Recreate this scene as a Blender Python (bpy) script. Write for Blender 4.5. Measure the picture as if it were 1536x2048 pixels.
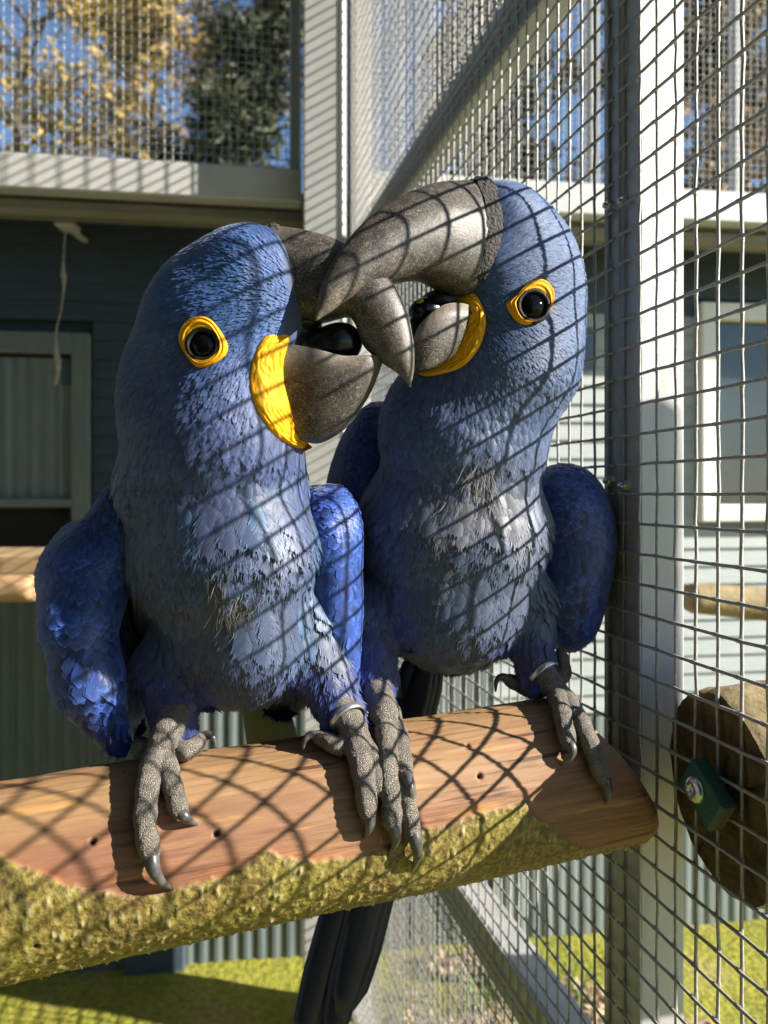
import bpy, math, random
import numpy as np
from mathutils import Vector, Matrix
from mathutils.bvhtree import BVHTree

random.seed(7)
RNG = np.random.default_rng(7)
scene = bpy.context.scene
COL = scene.collection
for o in list(bpy.data.objects):
    bpy.data.objects.remove(o)

# ------------------------------------------------------------------ camera
FPX = 1560.0            # focal length in pixels of a 1536 x 2048 frame
CX, HY = 768.0, 985.0   # principal column and horizon row
CZ = 1.25               # eye height in metres
cam_d = bpy.data.cameras.new('camera')
cam = bpy.data.objects.new('camera', cam_d)
COL.objects.link(cam)
cam.location = (0, 0, CZ)
cam.rotation_euler = (math.radians(90), 0, 0)
cam_d.sensor_fit = 'VERTICAL'
cam_d.sensor_height = 36.0
cam_d.sensor_width = 27.0
cam_d.lens = 36.0 * FPX / 2048.0
cam_d.shift_y = -(1024 - HY) / 2048.0
cam_d.clip_start = 0.02
cam_d.clip_end = 600
cam_d.dof.use_dof = True
cam_d.dof.focus_distance = 0.565
cam_d.dof.aperture_fstop = 7.0
scene.camera = cam

# ------------------------------------------------------------------ light
LDIR = Vector((-0.86, 0.215, -0.45)).normalized()      # the way the sunlight travels
world = bpy.data.worlds.new('World')
scene.world = world
world.use_nodes = True
wn = world.node_tree
sky = wn.nodes.new('ShaderNodeTexSky')
sky.sky_type = 'NISHITA'
sky.sun_disc = False
elev = math.asin(-LDIR.z)
sky.sun_elevation = elev
sky.sun_rotation = math.atan2(-LDIR.x, -LDIR.y)
sky.air_density = 1.0
sky.dust_density = 0.1
sky.ozone_density = 4.0
bg = wn.nodes['Background']
bg.inputs['Strength'].default_value = 0.075
wn.links.new(sky.outputs[0], bg.inputs['Color'])
sun_d = bpy.data.lights.new('sun', 'SUN')
sun_d.energy = 5.0
sun_d.angle = math.radians(0.5)
sun_d.color = (1.0, 0.93, 0.82)
sun = bpy.data.objects.new('sun', sun_d)
COL.objects.link(sun)
sun.location = (3, -3, 4)
sun.rotation_euler = LDIR.to_track_quat('-Z', 'Y').to_euler()

vs = scene.view_settings
vs.view_transform = 'Standard'
vs.look = 'None'
vs.exposure = 1.25
vs.gamma = 1.0
vs.use_curve_mapping = False

# ------------------------------------------------------------------ helpers
def at(px, py, Y):
    return np.array([(px - CX) / FPX * Y, Y, CZ - (py - HY) / FPX * Y])

def ray(px, py):
    return Vector(((px - CX) / FPX, 1.0, -(py - HY) / FPX))

def topx(P):
    P = np.asarray(P, float)
    return np.stack([CX + P[..., 0] / P[..., 1] * FPX, HY - (P[..., 2] - CZ) / P[..., 1] * FPX], -1)

def setp(o, label=None, cat=None, group=None, kind=None):
    if label: o['label'] = label
    if cat: o['category'] = cat
    if group: o['group'] = group
    if kind: o['kind'] = kind
    return o

def empty(name, loc=(0, 0, 0), **k):
    o = bpy.data.objects.new(name, None)
    o.empty_display_size = 0.02
    COL.objects.link(o)
    o.location = loc
    return setp(o, **k)

def meshdata(name, v, f, smooth=True):
    me = bpy.data.meshes.new(name)
    if isinstance(f, np.ndarray):
        v = np.ascontiguousarray(v, np.float32)
        f = np.ascontiguousarray(f, np.int32)
        n, k = f.shape
        me.vertices.add(len(v)); me.vertices.foreach_set('co', v.ravel())
        me.loops.add(n * k); me.loops.foreach_set('vertex_index', f.ravel())
        me.polygons.add(n)
        me.polygons.foreach_set('loop_start', np.arange(0, n * k, k, dtype=np.int32))
        me.polygons.foreach_set('loop_total', np.full(n, k, np.int32))
        me.update(calc_edges=True)
        me.validate()
    else:
        me.from_pydata([tuple(map(float, p)) for p in v], [], f)
        me.update()
    if smooth:
        me.polygons.foreach_set('use_smooth', np.ones(len(me.polygons), bool))
    return me

def link(name, me, mat=None, parent=None, loc=None, **k):
    o = bpy.data.objects.new(name, me)
    COL.objects.link(o)
    if mat is not None and not me.materials:
        me.materials.append(mat)
    if loc is not None:
        o.location = loc
    if parent is not None:
        o.parent = parent
        # child data are written in world coordinates: cancel the parent's own placement
        if loc is None:
            o.matrix_parent_inverse = parent_world(parent).inverted()
    return setp(o, **k)

def parent_world(p):
    m = Matrix.LocRotScale(p.location, p.rotation_euler, p.scale)
    if p.parent:
        return parent_world(p.parent) @ p.matrix_parent_inverse @ m
    return m

def part(name, v, f, mat, parent=None, smooth=True, **k):
    return link(name, meshdata(name, v, f, smooth), mat, parent, **k)

def fattr(me, name, data):
    a = me.attributes.new(name, 'FLOAT', 'POINT')
    a.data.foreach_set('value', np.ascontiguousarray(data, np.float32).ravel())

def cattr(me, name, rgb):
    a = me.attributes.new(name, 'FLOAT_COLOR', 'POINT')
    d = np.ones((len(rgb), 4), np.float32); d[:, :3] = rgb
    a.data.foreach_set('color', d.ravel())

def nrm(a):
    a = np.asarray(a, float)
    return a / np.maximum(np.linalg.norm(a, axis=-1, keepdims=True), 1e-12)

def box(c, half, axes=None, bevel=0.0):
    """box round c, half sizes along axes (rows); chamfered edges when bevel > 0"""
    A = np.eye(3) if axes is None else np.array(axes, float)
    c = np.asarray(c, float); h = np.asarray(half, float)
    if bevel <= 0:
        v = [c + A.T @ (h * np.array([sx, sy, sz])) for sz in (-1, 1) for sx, sy in ((-1, -1), (1, -1), (1, 1), (-1, 1))]
        f = [(0, 3, 2, 1), (4, 5, 6, 7), (0, 1, 5, 4), (1, 2, 6, 5), (2, 3, 7, 6), (3, 0, 4, 7)]
        return np.array(v), f
    b = min(bevel, h.min() * 0.9)
    v = []; idx = {}
    for sx in (-1, 1):
        for sy in (-1, 1):
            for sz in (-1, 1):
                s = np.array([sx, sy, sz])
                for ax in range(3):
                    q = s * (h - b); q[ax] = s[ax] * h[ax]
                    idx[(sx, sy, sz, ax)] = len(v); v.append(c + A.T @ q)
    f = []
    for ax in range(3):
        o1, o2 = [(1, 2), (2, 0), (0, 1)][ax]
        for s in (-1, 1):
            loop = []
            for a, b_ in ((-1, -1), (1, -1), (1, 1), (-1, 1)):
                k = [0, 0, 0]; k[ax] = s; k[o1] = a; k[o2] = b_
                loop.append(idx[(k[0], k[1], k[2], ax)])
            f.append(tuple(loop if s > 0 else loop[::-1]))
    for ax in range(3):                                    # edge chamfers
        o1, o2 = [(1, 2), (2, 0), (0, 1)][ax]
        for a in (-1, 1):
            for b_ in (-1, 1):
                k0 = [0, 0, 0]; k1 = [0, 0, 0]
                k0[ax] = -1; k1[ax] = 1
                for k in (k0, k1): k[o1] = a; k[o2] = b_
                q = [idx[tuple(k0) + (o1,)], idx[tuple(k1) + (o1,)], idx[tuple(k1) + (o2,)], idx[tuple(k0) + (o2,)]]
                f.append(tuple(q if a * b_ < 0 else q[::-1]))
    for sx in (-1, 1):
        for sy in (-1, 1):
            for sz in (-1, 1):
                t = [idx[(sx, sy, sz, i)] for i in range(3)]
                f.append(tuple(t if sx * sy * sz > 0 else t[::-1]))
    return np.array(v), f

def joinvf(items):
    V = []; F = []; n = 0
    for v, f in items:
        V.append(np.asarray(v)); F += [tuple(i + n for i in q) for q in f]; n += len(v)
    return np.concatenate(V), F

def tube(pts, rad, seg=8, cap=True, flat=None):
    pts = np.asarray(pts, float); n = len(pts)
    rad = np.broadcast_to(np.asarray(rad, float), (n,))
    T = nrm(np.gradient(pts, axis=0))
    ref = np.array([0, 0, 1.0]) if abs(T[0, 2]) < 0.9 else np.array([1.0, 0, 0])
    u = nrm(np.cross(T[0], ref))
    V = []
    a = np.arange(seg) * 2 * math.pi / seg
    for i in range(n):
        u = nrm(u - T[i] * (u @ T[i])); w = np.cross(T[i], u)
        V.append(pts[i] + rad[i] * (np.cos(a)[:, None] * u + np.sin(a)[:, None] * w))
    V = np.concatenate(V)
    F = []
    for i in range(n - 1):
        for j in range(seg):
            F.append((i * seg + j, i * seg + (j + 1) % seg, (i + 1) * seg + (j + 1) % seg, (i + 1) * seg + j))
    if cap:
        F.append(tuple(range(seg))[::-1]); F.append(tuple(range((n - 1) * seg, n * seg)))
    return V, F

def spline(pts, n):
    """Catmull-Rom through rows of pts"""
    P = np.asarray(pts, float)
    P = np.concatenate([2 * P[:1] - P[1:2], P, 2 * P[-1:] - P[-2:-1]])
    m = len(P) - 3
    out = []
    for t in np.linspace(0, m, n):
        i = min(int(t), m - 1); u = t - i
        p0, p1, p2, p3 = P[i:i + 4]
        out.append(0.5 * (2 * p1 + (p2 - p0) * u + (2 * p0 - 5 * p1 + 4 * p2 - p3) * u * u + (3 * p1 - p0 - 3 * p2 + p3) * u ** 3))
    return np.array(out)

# value noise
_PERM = np.random.default_rng(3).random(65536).astype(np.float32)
def vnoise(P):
    P = np.asarray(P, float)
    i = np.floor(P).astype(np.int64); f = P - i
    f = f * f * (3 - 2 * f)
    def h(a, b, c):
        return _PERM[(a * 73856093 ^ b * 19349663 ^ c * 83492791) & 65535]
    x, y, z = i[..., 0], i[..., 1], i[..., 2]
    u, v, w = f[..., 0], f[..., 1], f[..., 2]
    r = 0
    for dx in (0, 1):
        for dy in (0, 1):
            for dz in (0, 1):
                r = r + h(x + dx, y + dy, z + dz) * (u if dx else 1 - u) * (v if dy else 1 - v) * (w if dz else 1 - w)
    return r
def fbm(P, oct=4):
    r = 0; a = 0.5; P = np.asarray(P, float)
    for k in range(oct):
        r = r + a * vnoise(P * 2 ** k + 17.3 * k); a *= 0.5
    return r / (1 - 0.5 ** oct)

def inpoly(P, poly):
    poly = np.asarray(poly, float); x, y = P[:, 0], P[:, 1]
    c = np.zeros(len(P), bool)
    j = len(poly) - 1
    for i in range(len(poly)):
        xi, yi = poly[i]; xj, yj = poly[j]
        k = ((yi > y) != (yj > y)) & (x < (xj - xi) * (y - yi) / (yj - yi + 1e-12) + xi)
        c ^= k
        j = i
    return c

# ------------------------------------------------------------------ materials
MATS = {}
def mat(name, base, rough=0.6, metal=0.0, var=0.0, col2=None, nscale=20.0, stretch=None, bump=0.0, bscale=60.0,
        spec=0.5, attr=None, sheen=0.0, coat=0.0, detail=6.0, rvar=0.0, trans=0.0):
    m = bpy.data.materials.new(name); m.use_nodes = True
    nt = m.node_tree; b = nt.nodes['Principled BSDF']
    b.inputs['Roughness'].default_value = rough
    b.inputs['Metallic'].default_value = metal
    b.inputs['Specular IOR Level'].default_value = spec
    if sheen: b.inputs['Sheen Weight'].default_value = sheen
    if coat:
        b.inputs['Coat Weight'].default_value = coat; b.inputs['Coat Roughness'].default_value = 0.08
    if trans: b.inputs['Transmission Weight'].default_value = trans
    b.inputs['Base Color'].default_value = (*base, 1)
    tc = nt.nodes.new('ShaderNodeTexCoord')
    mp = nt.nodes.new('ShaderNodeMapping')
    if stretch: mp.inputs['Scale'].default_value = stretch
    nt.links.new(tc.outputs['Object'], mp.inputs[0])
    src = None
    if attr:
        at_ = nt.nodes.new('ShaderNodeAttribute'); at_.attribute_name = attr
        src = at_.outputs['Color']
        nt.links.new(src, b.inputs['Base Color'])
    if col2 is not None or var:
        nz = nt.nodes.new('ShaderNodeTexNoise')
        nz.inputs['Scale'].default_value = nscale; nz.inputs['Detail'].default_value = detail
        nz.inputs['Roughness'].default_value = 0.62
        nt.links.new(mp.outputs[0], nz.inputs['Vector'])
        rp = nt.nodes.new('ShaderNodeValToRGB')
        rp.color_ramp.elements[0].position = 0.32; rp.color_ramp.elements[1].position = 0.68
        c2 = col2 if col2 is not None else tuple(min(1, c * (1 + var)) for c in base)
        c1 = base if col2 is not None else tuple(c * (1 - var) for c in base)
        rp.color_ramp.elements[0].color = (*c1, 1); rp.color_ramp.elements[1].color = (*c2, 1)
        nt.links.new(nz.outputs['Fac'], rp.inputs[0])
        if src is None:
            nt.links.new(rp.outputs[0], b.inputs['Base Color'])
        else:
            mx = nt.nodes.new('ShaderNodeMix'); mx.data_type = 'RGBA'; mx.blend_type = 'MULTIPLY'
            mx.inputs[0].default_value = 1.0
            nt.links.new(src, mx.inputs[6]); nt.links.new(rp.outputs[0], mx.inputs[7])
            nt.links.new(mx.outputs[2], b.inputs['Base Color'])
        if rvar:
            mr = nt.nodes.new('ShaderNodeMapRange')
            mr.inputs['To Min'].default_value = max(0.02, rough - rvar); mr.inputs['To Max'].default_value = min(1, rough + rvar)
            nt.links.new(nz.outputs['Fac'], mr.inputs['Value']); nt.links.new(mr.outputs[0], b.inputs['Roughness'])
    if bump:
        bz = nt.nodes.new('ShaderNodeTexNoise')
        bz.inputs['Scale'].default_value = bscale; bz.inputs['Detail'].default_value = 5
        nt.links.new(mp.outputs[0], bz.inputs['Vector'])
        bp = nt.nodes.new('ShaderNodeBump')
        bp.inputs['Strength'].default_value = bump; bp.inputs['Distance'].default_value = 0.004
        nt.links.new(bz.outputs['Fac'], bp.inputs['Height']); nt.links.new(bp.outputs[0], b.inputs['Normal'])
    MATS[name] = m
    return m

M_alu = mat('aluminium_frame', (0.43, 0.43, 0.42), 0.45, 0.2, var=0.16, nscale=22, stretch=(1, 1, 0.12), bump=0.05, rvar=0.1)
M_wire = mat('galvanised_wire', (0.44, 0.435, 0.42), 0.55, 0.25, col2=(0.30, 0.295, 0.28), nscale=160, bump=0.15, bscale=500, rvar=0.15)
M_wire_far = mat('galvanised_wire_far', (0.42, 0.42, 0.40), 0.45, 0.45, var=0.1, nscale=40)
M_zinc = mat('zinc_bolt', (0.62, 0.63, 0.64), 0.28, 0.9, var=0.15, nscale=300)
M_beam = mat('white_rail', (0.54, 0.54, 0.53), 0.5, 0.1, var=0.06, nscale=15)
M_slate = mat('slate_board', (0.046, 0.068, 0.094), 0.55, 0, col2=(0.066, 0.090, 0.115), nscale=18, stretch=(0.4, 4, 4), bump=0.15)
M_pale = mat('pale_board', (0.33, 0.37, 0.37), 0.55, 0, col2=(0.40, 0.43, 0.42), nscale=14, stretch=(0.4, 4, 4), bump=0.1)
M_rib = mat('ribbed_sheet', (0.085, 0.110, 0.112), 0.5, 0, col2=(0.12, 0.145, 0.142), nscale=12, stretch=(3, 3, 0.5))
M_door = mat('door_sheet', (0.15, 0.178, 0.175), 0.5, 0, col2=(0.19, 0.22, 0.21), nscale=14, stretch=(3, 3, 0.5))
M_white = mat('window_white', (0.78, 0.77, 0.73), 0.4, 0, var=0.04, nscale=10)
M_glass = mat('window_glass', (0.05, 0.06, 0.06), 0.06, 0, spec=0.8, var=0.2, nscale=3)
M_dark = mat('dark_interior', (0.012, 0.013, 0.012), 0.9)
M_soffit = mat('soffit_sheet', (0.16, 0.15, 0.11), 0.45, 0, col2=(0.24, 0.22, 0.16), nscale=10, stretch=(0.3, 3, 3))
M_plank = mat('planed_wood', (0.36, 0.24, 0.12), 0.65, 0, col2=(0.50, 0.36, 0.20), nscale=12, stretch=(0.6, 8, 8), bump=0.2)
M_roundwood = mat('round_wood', (0.38, 0.22, 0.11), 0.65, 0, col2=(0.52, 0.34, 0.18), nscale=14, stretch=(0.5, 6, 6), bump=0.25)
M_barkwood = mat('bark_wood', (0.20, 0.15, 0.07), 0.8, 0, col2=(0.34, 0.26, 0.13), nscale=30, bump=0.6, bscale=90)
M_endgrain = mat('end_grain', (0.060, 0.038, 0.016), 0.85, 0, col2=(0.155, 0.105, 0.035), nscale=60, bump=0.8, bscale=160)
M_green = mat('green_block', (0.010, 0.075, 0.058), 0.45, 0, col2=(0.016, 0.105, 0.080), nscale=90, bump=0.25, bscale=240, rvar=0.15)
M_worn = mat('worn_edge', (0.16, 0.12, 0.085), 0.75, 0, col2=(0.05, 0.075, 0.06), nscale=120, bump=0.3)
M_rope = mat('rope', (0.38, 0.36, 0.31), 0.85, 0, var=0.2, nscale=80, bump=0.5)
M_stone = mat('kerb_stone', (0.17, 0.16, 0.145), 0.85, 0, col2=(0.30, 0.29, 0.26), nscale=40, bump=0.6, bscale=80)
M_soil = mat('litter', (0.28, 0.19, 0.11), 0.85, 0, col2=(0.52, 0.40, 0.26), nscale=30)
M_trunk = mat('tree_bark', (0.085, 0.065, 0.045), 0.9, 0, col2=(0.16, 0.13, 0.09), nscale=8, bump=0.7, bscale=20)

# feathers
def feather_mat(name, rough, sheen, spec):
    m = mat(name, (0.1, 0.1, 0.2), rough, 0, spec=spec, sheen=sheen)
    nt = m.node_tree; N = nt.nodes.new; L = nt.links.new
    b = nt.nodes['Principled BSDF']
    b.inputs['Sheen Roughness'].default_value = 0.4
    b.inputs['Sheen Tint'].default_value = (0.78, 0.86, 1.0, 1)
    col = N('ShaderNodeAttribute'); col.attribute_name = 'fcol'
    fc = N('ShaderNodeAttribute'); fc.attribute_name = 'fbarb'     # across, along, which feather
    sx = N('ShaderNodeSeparateXYZ'); L(fc.outputs['Vector'], sx.inputs[0])
    ab = N('ShaderNodeMath'); ab.operation = 'ABSOLUTE'; L(sx.outputs[0], ab.inputs[0])
    k = N('ShaderNodeMath'); k.operation = 'MULTIPLY_ADD'; L(ab.outputs[0], k.inputs[0]); k.inputs[1].default_value = -0.42; L(sx.outputs[1], k.inputs[2])
    cb = N('ShaderNodeCombineXYZ'); L(k.outputs[0], cb.inputs[0]); L(sx.outputs[2], cb.inputs[1])
    sg = N('ShaderNodeMath'); sg.operation = 'SIGN'; L(sx.outputs[0], sg.inputs[0]); L(sg.outputs[0], cb.inputs[2])
    mp = N('ShaderNodeMapping'); mp.inputs['Scale'].default_value = (22, 37, 5); L(cb.outputs[0], mp.inputs[0])
    nz = N('ShaderNodeTexNoise'); nz.inputs['Scale'].default_value = 1.0; nz.inputs['Detail'].default_value = 3; L(mp.outputs[0], nz.inputs['Vector'])
    mr = N('ShaderNodeMapRange'); mr.inputs['From Min'].default_value = .3; mr.inputs['From Max'].default_value = .7
    mr.inputs['To Min'].default_value = .62; mr.inputs['To Max'].default_value = 1.35; L(nz.outputs['Fac'], mr.inputs['Value'])
    mx = N('ShaderNodeVectorMath'); mx.operation = 'SCALE'; L(col.outputs['Color'], mx.inputs[0]); L(mr.outputs[0], mx.inputs['Scale'])
    L(mx.outputs[0], b.inputs['Base Color'])
    bp = N('ShaderNodeBump'); bp.inputs['Strength'].default_value = .35; bp.inputs['Distance'].default_value = .001
    L(nz.outputs['Fac'], bp.inputs['Height']); L(bp.outputs[0], b.inputs['Normal'])
    return m
M_plume = feather_mat('body_plumage', 0.46, 0.55, 0.5)
M_wing = feather_mat('wing_plumage', 0.38, 0.30, 0.5)
M_skin = mat('under_plumage', (0.035, 0.055, 0.13), 0.7, 0, var=0.25, nscale=120, sheen=0.3)
M_wskin = mat('wing_under', (0.018, 0.032, 0.15), 0.6, 0, var=0.25, nscale=120)
M_eye = mat('eye_black', (0.003, 0.003, 0.004), 0.07, 0, spec=0.22)
M_lid = mat('eye_lid', (0.010, 0.010, 0.012), 0.6, 0, bump=0.25, bscale=900, spec=0.3)
M_cere = mat('cere_skin', (0.014, 0.013, 0.013), 0.7, 0, col2=(0.06, 0.055, 0.05), nscale=420, bump=0.9, bscale=420)
M_mouth = mat('mouth_black', (0.010, 0.009, 0.010), 0.45, 0, bump=0.3, bscale=200)
M_tongue = mat('tongue', (0.006, 0.006, 0.007), 0.25, 0, bump=0.1, bscale=120, spec=0.5)
M_tspot = mat('tongue_yellow', (0.50, 0.30, 0.01), 0.5, 0, var=0.3, nscale=400)
M_claw = mat('claw', (0.035, 0.035, 0.038), 0.28, 0, col2=(0.13, 0.125, 0.12), nscale=120, spec=0.6)
M_ring = mat('leg_ring_metal', (0.60, 0.60, 0.62), 0.28, 0.85, var=0.15, nscale=200)
M_ringv = mat('leg_ring_violet', (0.16, 0.03, 0.16), 0.4, 0)

def yellow_mat():
    m = mat('bare_yellow_skin', (0.74, 0.33, 0.005), 0.55, 0, col2=(0.84, 0.44, 0.010), nscale=180, spec=0.22, bump=0.15, bscale=700)
    b = m.node_tree.nodes['Principled BSDF']
    b.inputs['Subsurface Weight'].default_value = 0.12
    b.inputs['Subsurface Radius'].default_value = (0.004, 0.002, 0.0005)
    b.inputs['Subsurface Scale'].default_value = 0.4
    return m
M_yellow = yellow_mat()

def beak_mat():
    m = bpy.data.materials.new('beak_keratin'); m.use_nodes = True
    nt = m.node_tree; b = nt.nodes['Principled BSDF']
    tc = nt.nodes.new('ShaderNodeTexCoord')
    N = nt.nodes.new
    n1 = N('ShaderNodeTexNoise'); n1.inputs['Scale'].default_value = 80; n1.inputs['Detail'].default_value = 8; n1.inputs['Roughness'].default_value = .65; n1.inputs['Distortion'].default_value = .4
    n2 = N('ShaderNodeTexNoise'); n2.inputs['Scale'].default_value = 130; n2.inputs['Detail'].default_value = 4; n2.inputs['Distortion'].default_value = 3.5
    nt.links.new(tc.outputs['Object'], n1.inputs['Vector']); nt.links.new(tc.outputs['Object'], n2.inputs['Vector'])
    r1 = N('ShaderNodeValToRGB'); e = r1.color_ramp.elements
    e[0].position = .30; e[0].color = (.022, .020, .019, 1); e[1].position = .72; e[1].color = (.115, .100, .084, 1)
    e2 = r1.color_ramp.elements.new(.52); e2.color = (.050, .044, .040, 1)
    nt.links.new(n1.outputs['Fac'], r1.inputs[0])
    r2 = N('ShaderNodeValToRGB'); e = r2.color_ramp.elements                 # thin pale scratches
    e[0].position = .482; e[0].color = (0, 0, 0, 1); e[1].position = .518; e[1].color = (0, 0, 0, 1)
    e3 = r2.color_ramp.elements.new(.50); e3.color = (1, 1, 1, 1)
    nt.links.new(n2.outputs['Fac'], r2.inputs[0])
    at_ = N('ShaderNodeAttribute'); at_.attribute_name = 'worn'
    mul = N('ShaderNodeMath'); mul.operation = 'MULTIPLY'
    nt.links.new(r2.outputs[0], mul.inputs[0]); mul.inputs[1].default_value = .9
    mx = N('ShaderNodeMix'); mx.data_type = 'RGBA'; mx.inputs[7].default_value = (.36, .32, .27, 1)
    nt.links.new(mul.outputs[0], mx.inputs[0]); nt.links.new(r1.outputs[0], mx.inputs[6])
    mx2 = N('ShaderNodeMix'); mx2.data_type = 'RGBA'; mx2.inputs[7].default_value = (.34, .30, .24, 1)
    wn_ = N('ShaderNodeMath'); wn_.operation = 'MULTIPLY'
    nt.links.new(at_.outputs['Fac'], wn_.inputs[0]); nt.links.new(n1.outputs['Fac'], wn_.inputs[1])
    nt.links.new(wn_.outputs[0], mx2.inputs[0]); nt.links.new(mx.outputs[2], mx2.inputs[6])
    nt.links.new(mx2.outputs[2], b.inputs['Base Color'])
    b.inputs['Roughness'].default_value = .46
    b.inputs['Specular IOR Level'].default_value = .42
    bp = N('ShaderNodeBump'); bp.inputs['Strength'].default_value = .12; bp.inputs['Distance'].default_value = .002
    nt.links.new(n2.outputs['Fac'], bp.inputs['Height']); nt.links.new(bp.outputs[0], b.inputs['Normal'])
    return m
M_beak = beak_mat()

def foot_mat():
    m = bpy.data.materials.new('scaly_foot'); m.use_nodes = True
    nt = m.node_tree; b = nt.nodes['Principled BSDF']; N = nt.nodes.new
    tc = N('ShaderNodeTexCoord')
    vo = N('ShaderNodeTexVoronoi'); vo.feature = 'DISTANCE_TO_EDGE'; vo.inputs["Scale"].default_value = 850
    nt.links.new(tc.outputs['Object'], vo.inputs['Vector'])
    rp = N('ShaderNodeValToRGB'); e = rp.color_ramp.elements
    e[0].position = 0.03; e[0].color = (.11, .095, .08, 1); e[1].position = .16; e[1].color = (.43, .39, .335, 1)
    nt.links.new(vo.outputs['Distance'], rp.inputs[0])
    nz = N('ShaderNodeTexNoise'); nz.inputs['Scale'].default_value = 90; nz.inputs['Detail'].default_value = 4
    nt.links.new(tc.outputs['Object'], nz.inputs['Vector'])
    r2 = N('ShaderNodeValToRGB'); e = r2.color_ramp.elements
    e[0].position = .3; e[0].color = (.62, .60, .58, 1); e[1].position = .7; e[1].color = (1, 1, 1, 1)
    nt.links.new(nz.outputs['Fac'], r2.inputs[0])
    mx = N('ShaderNodeMix'); mx.data_type = 'RGBA'; mx.blend_type = 'MULTIPLY'; mx.inputs[0].default_value = 1
    nt.links.new(rp.outputs[0], mx.inputs[6]); nt.links.new(r2.outputs[0], mx.inputs[7])
    nt.links.new(mx.outputs[2], b.inputs['Base Color'])
    b.inputs['Roughness'].default_value = .55
    mr = N('ShaderNodeMapRange'); mr.inputs['From Max'].default_value = .3
    nt.links.new(vo.outputs['Distance'], mr.inputs['Value'])
    bp = N('ShaderNodeBump'); bp.inputs['Strength'].default_value = .9; bp.inputs['Distance'].default_value = .0012
    nt.links.new(mr.outputs[0], bp.inputs['Height']); nt.links.new(bp.outputs[0], b.inputs['Normal'])
    return m
M_foot = foot_mat()

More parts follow.
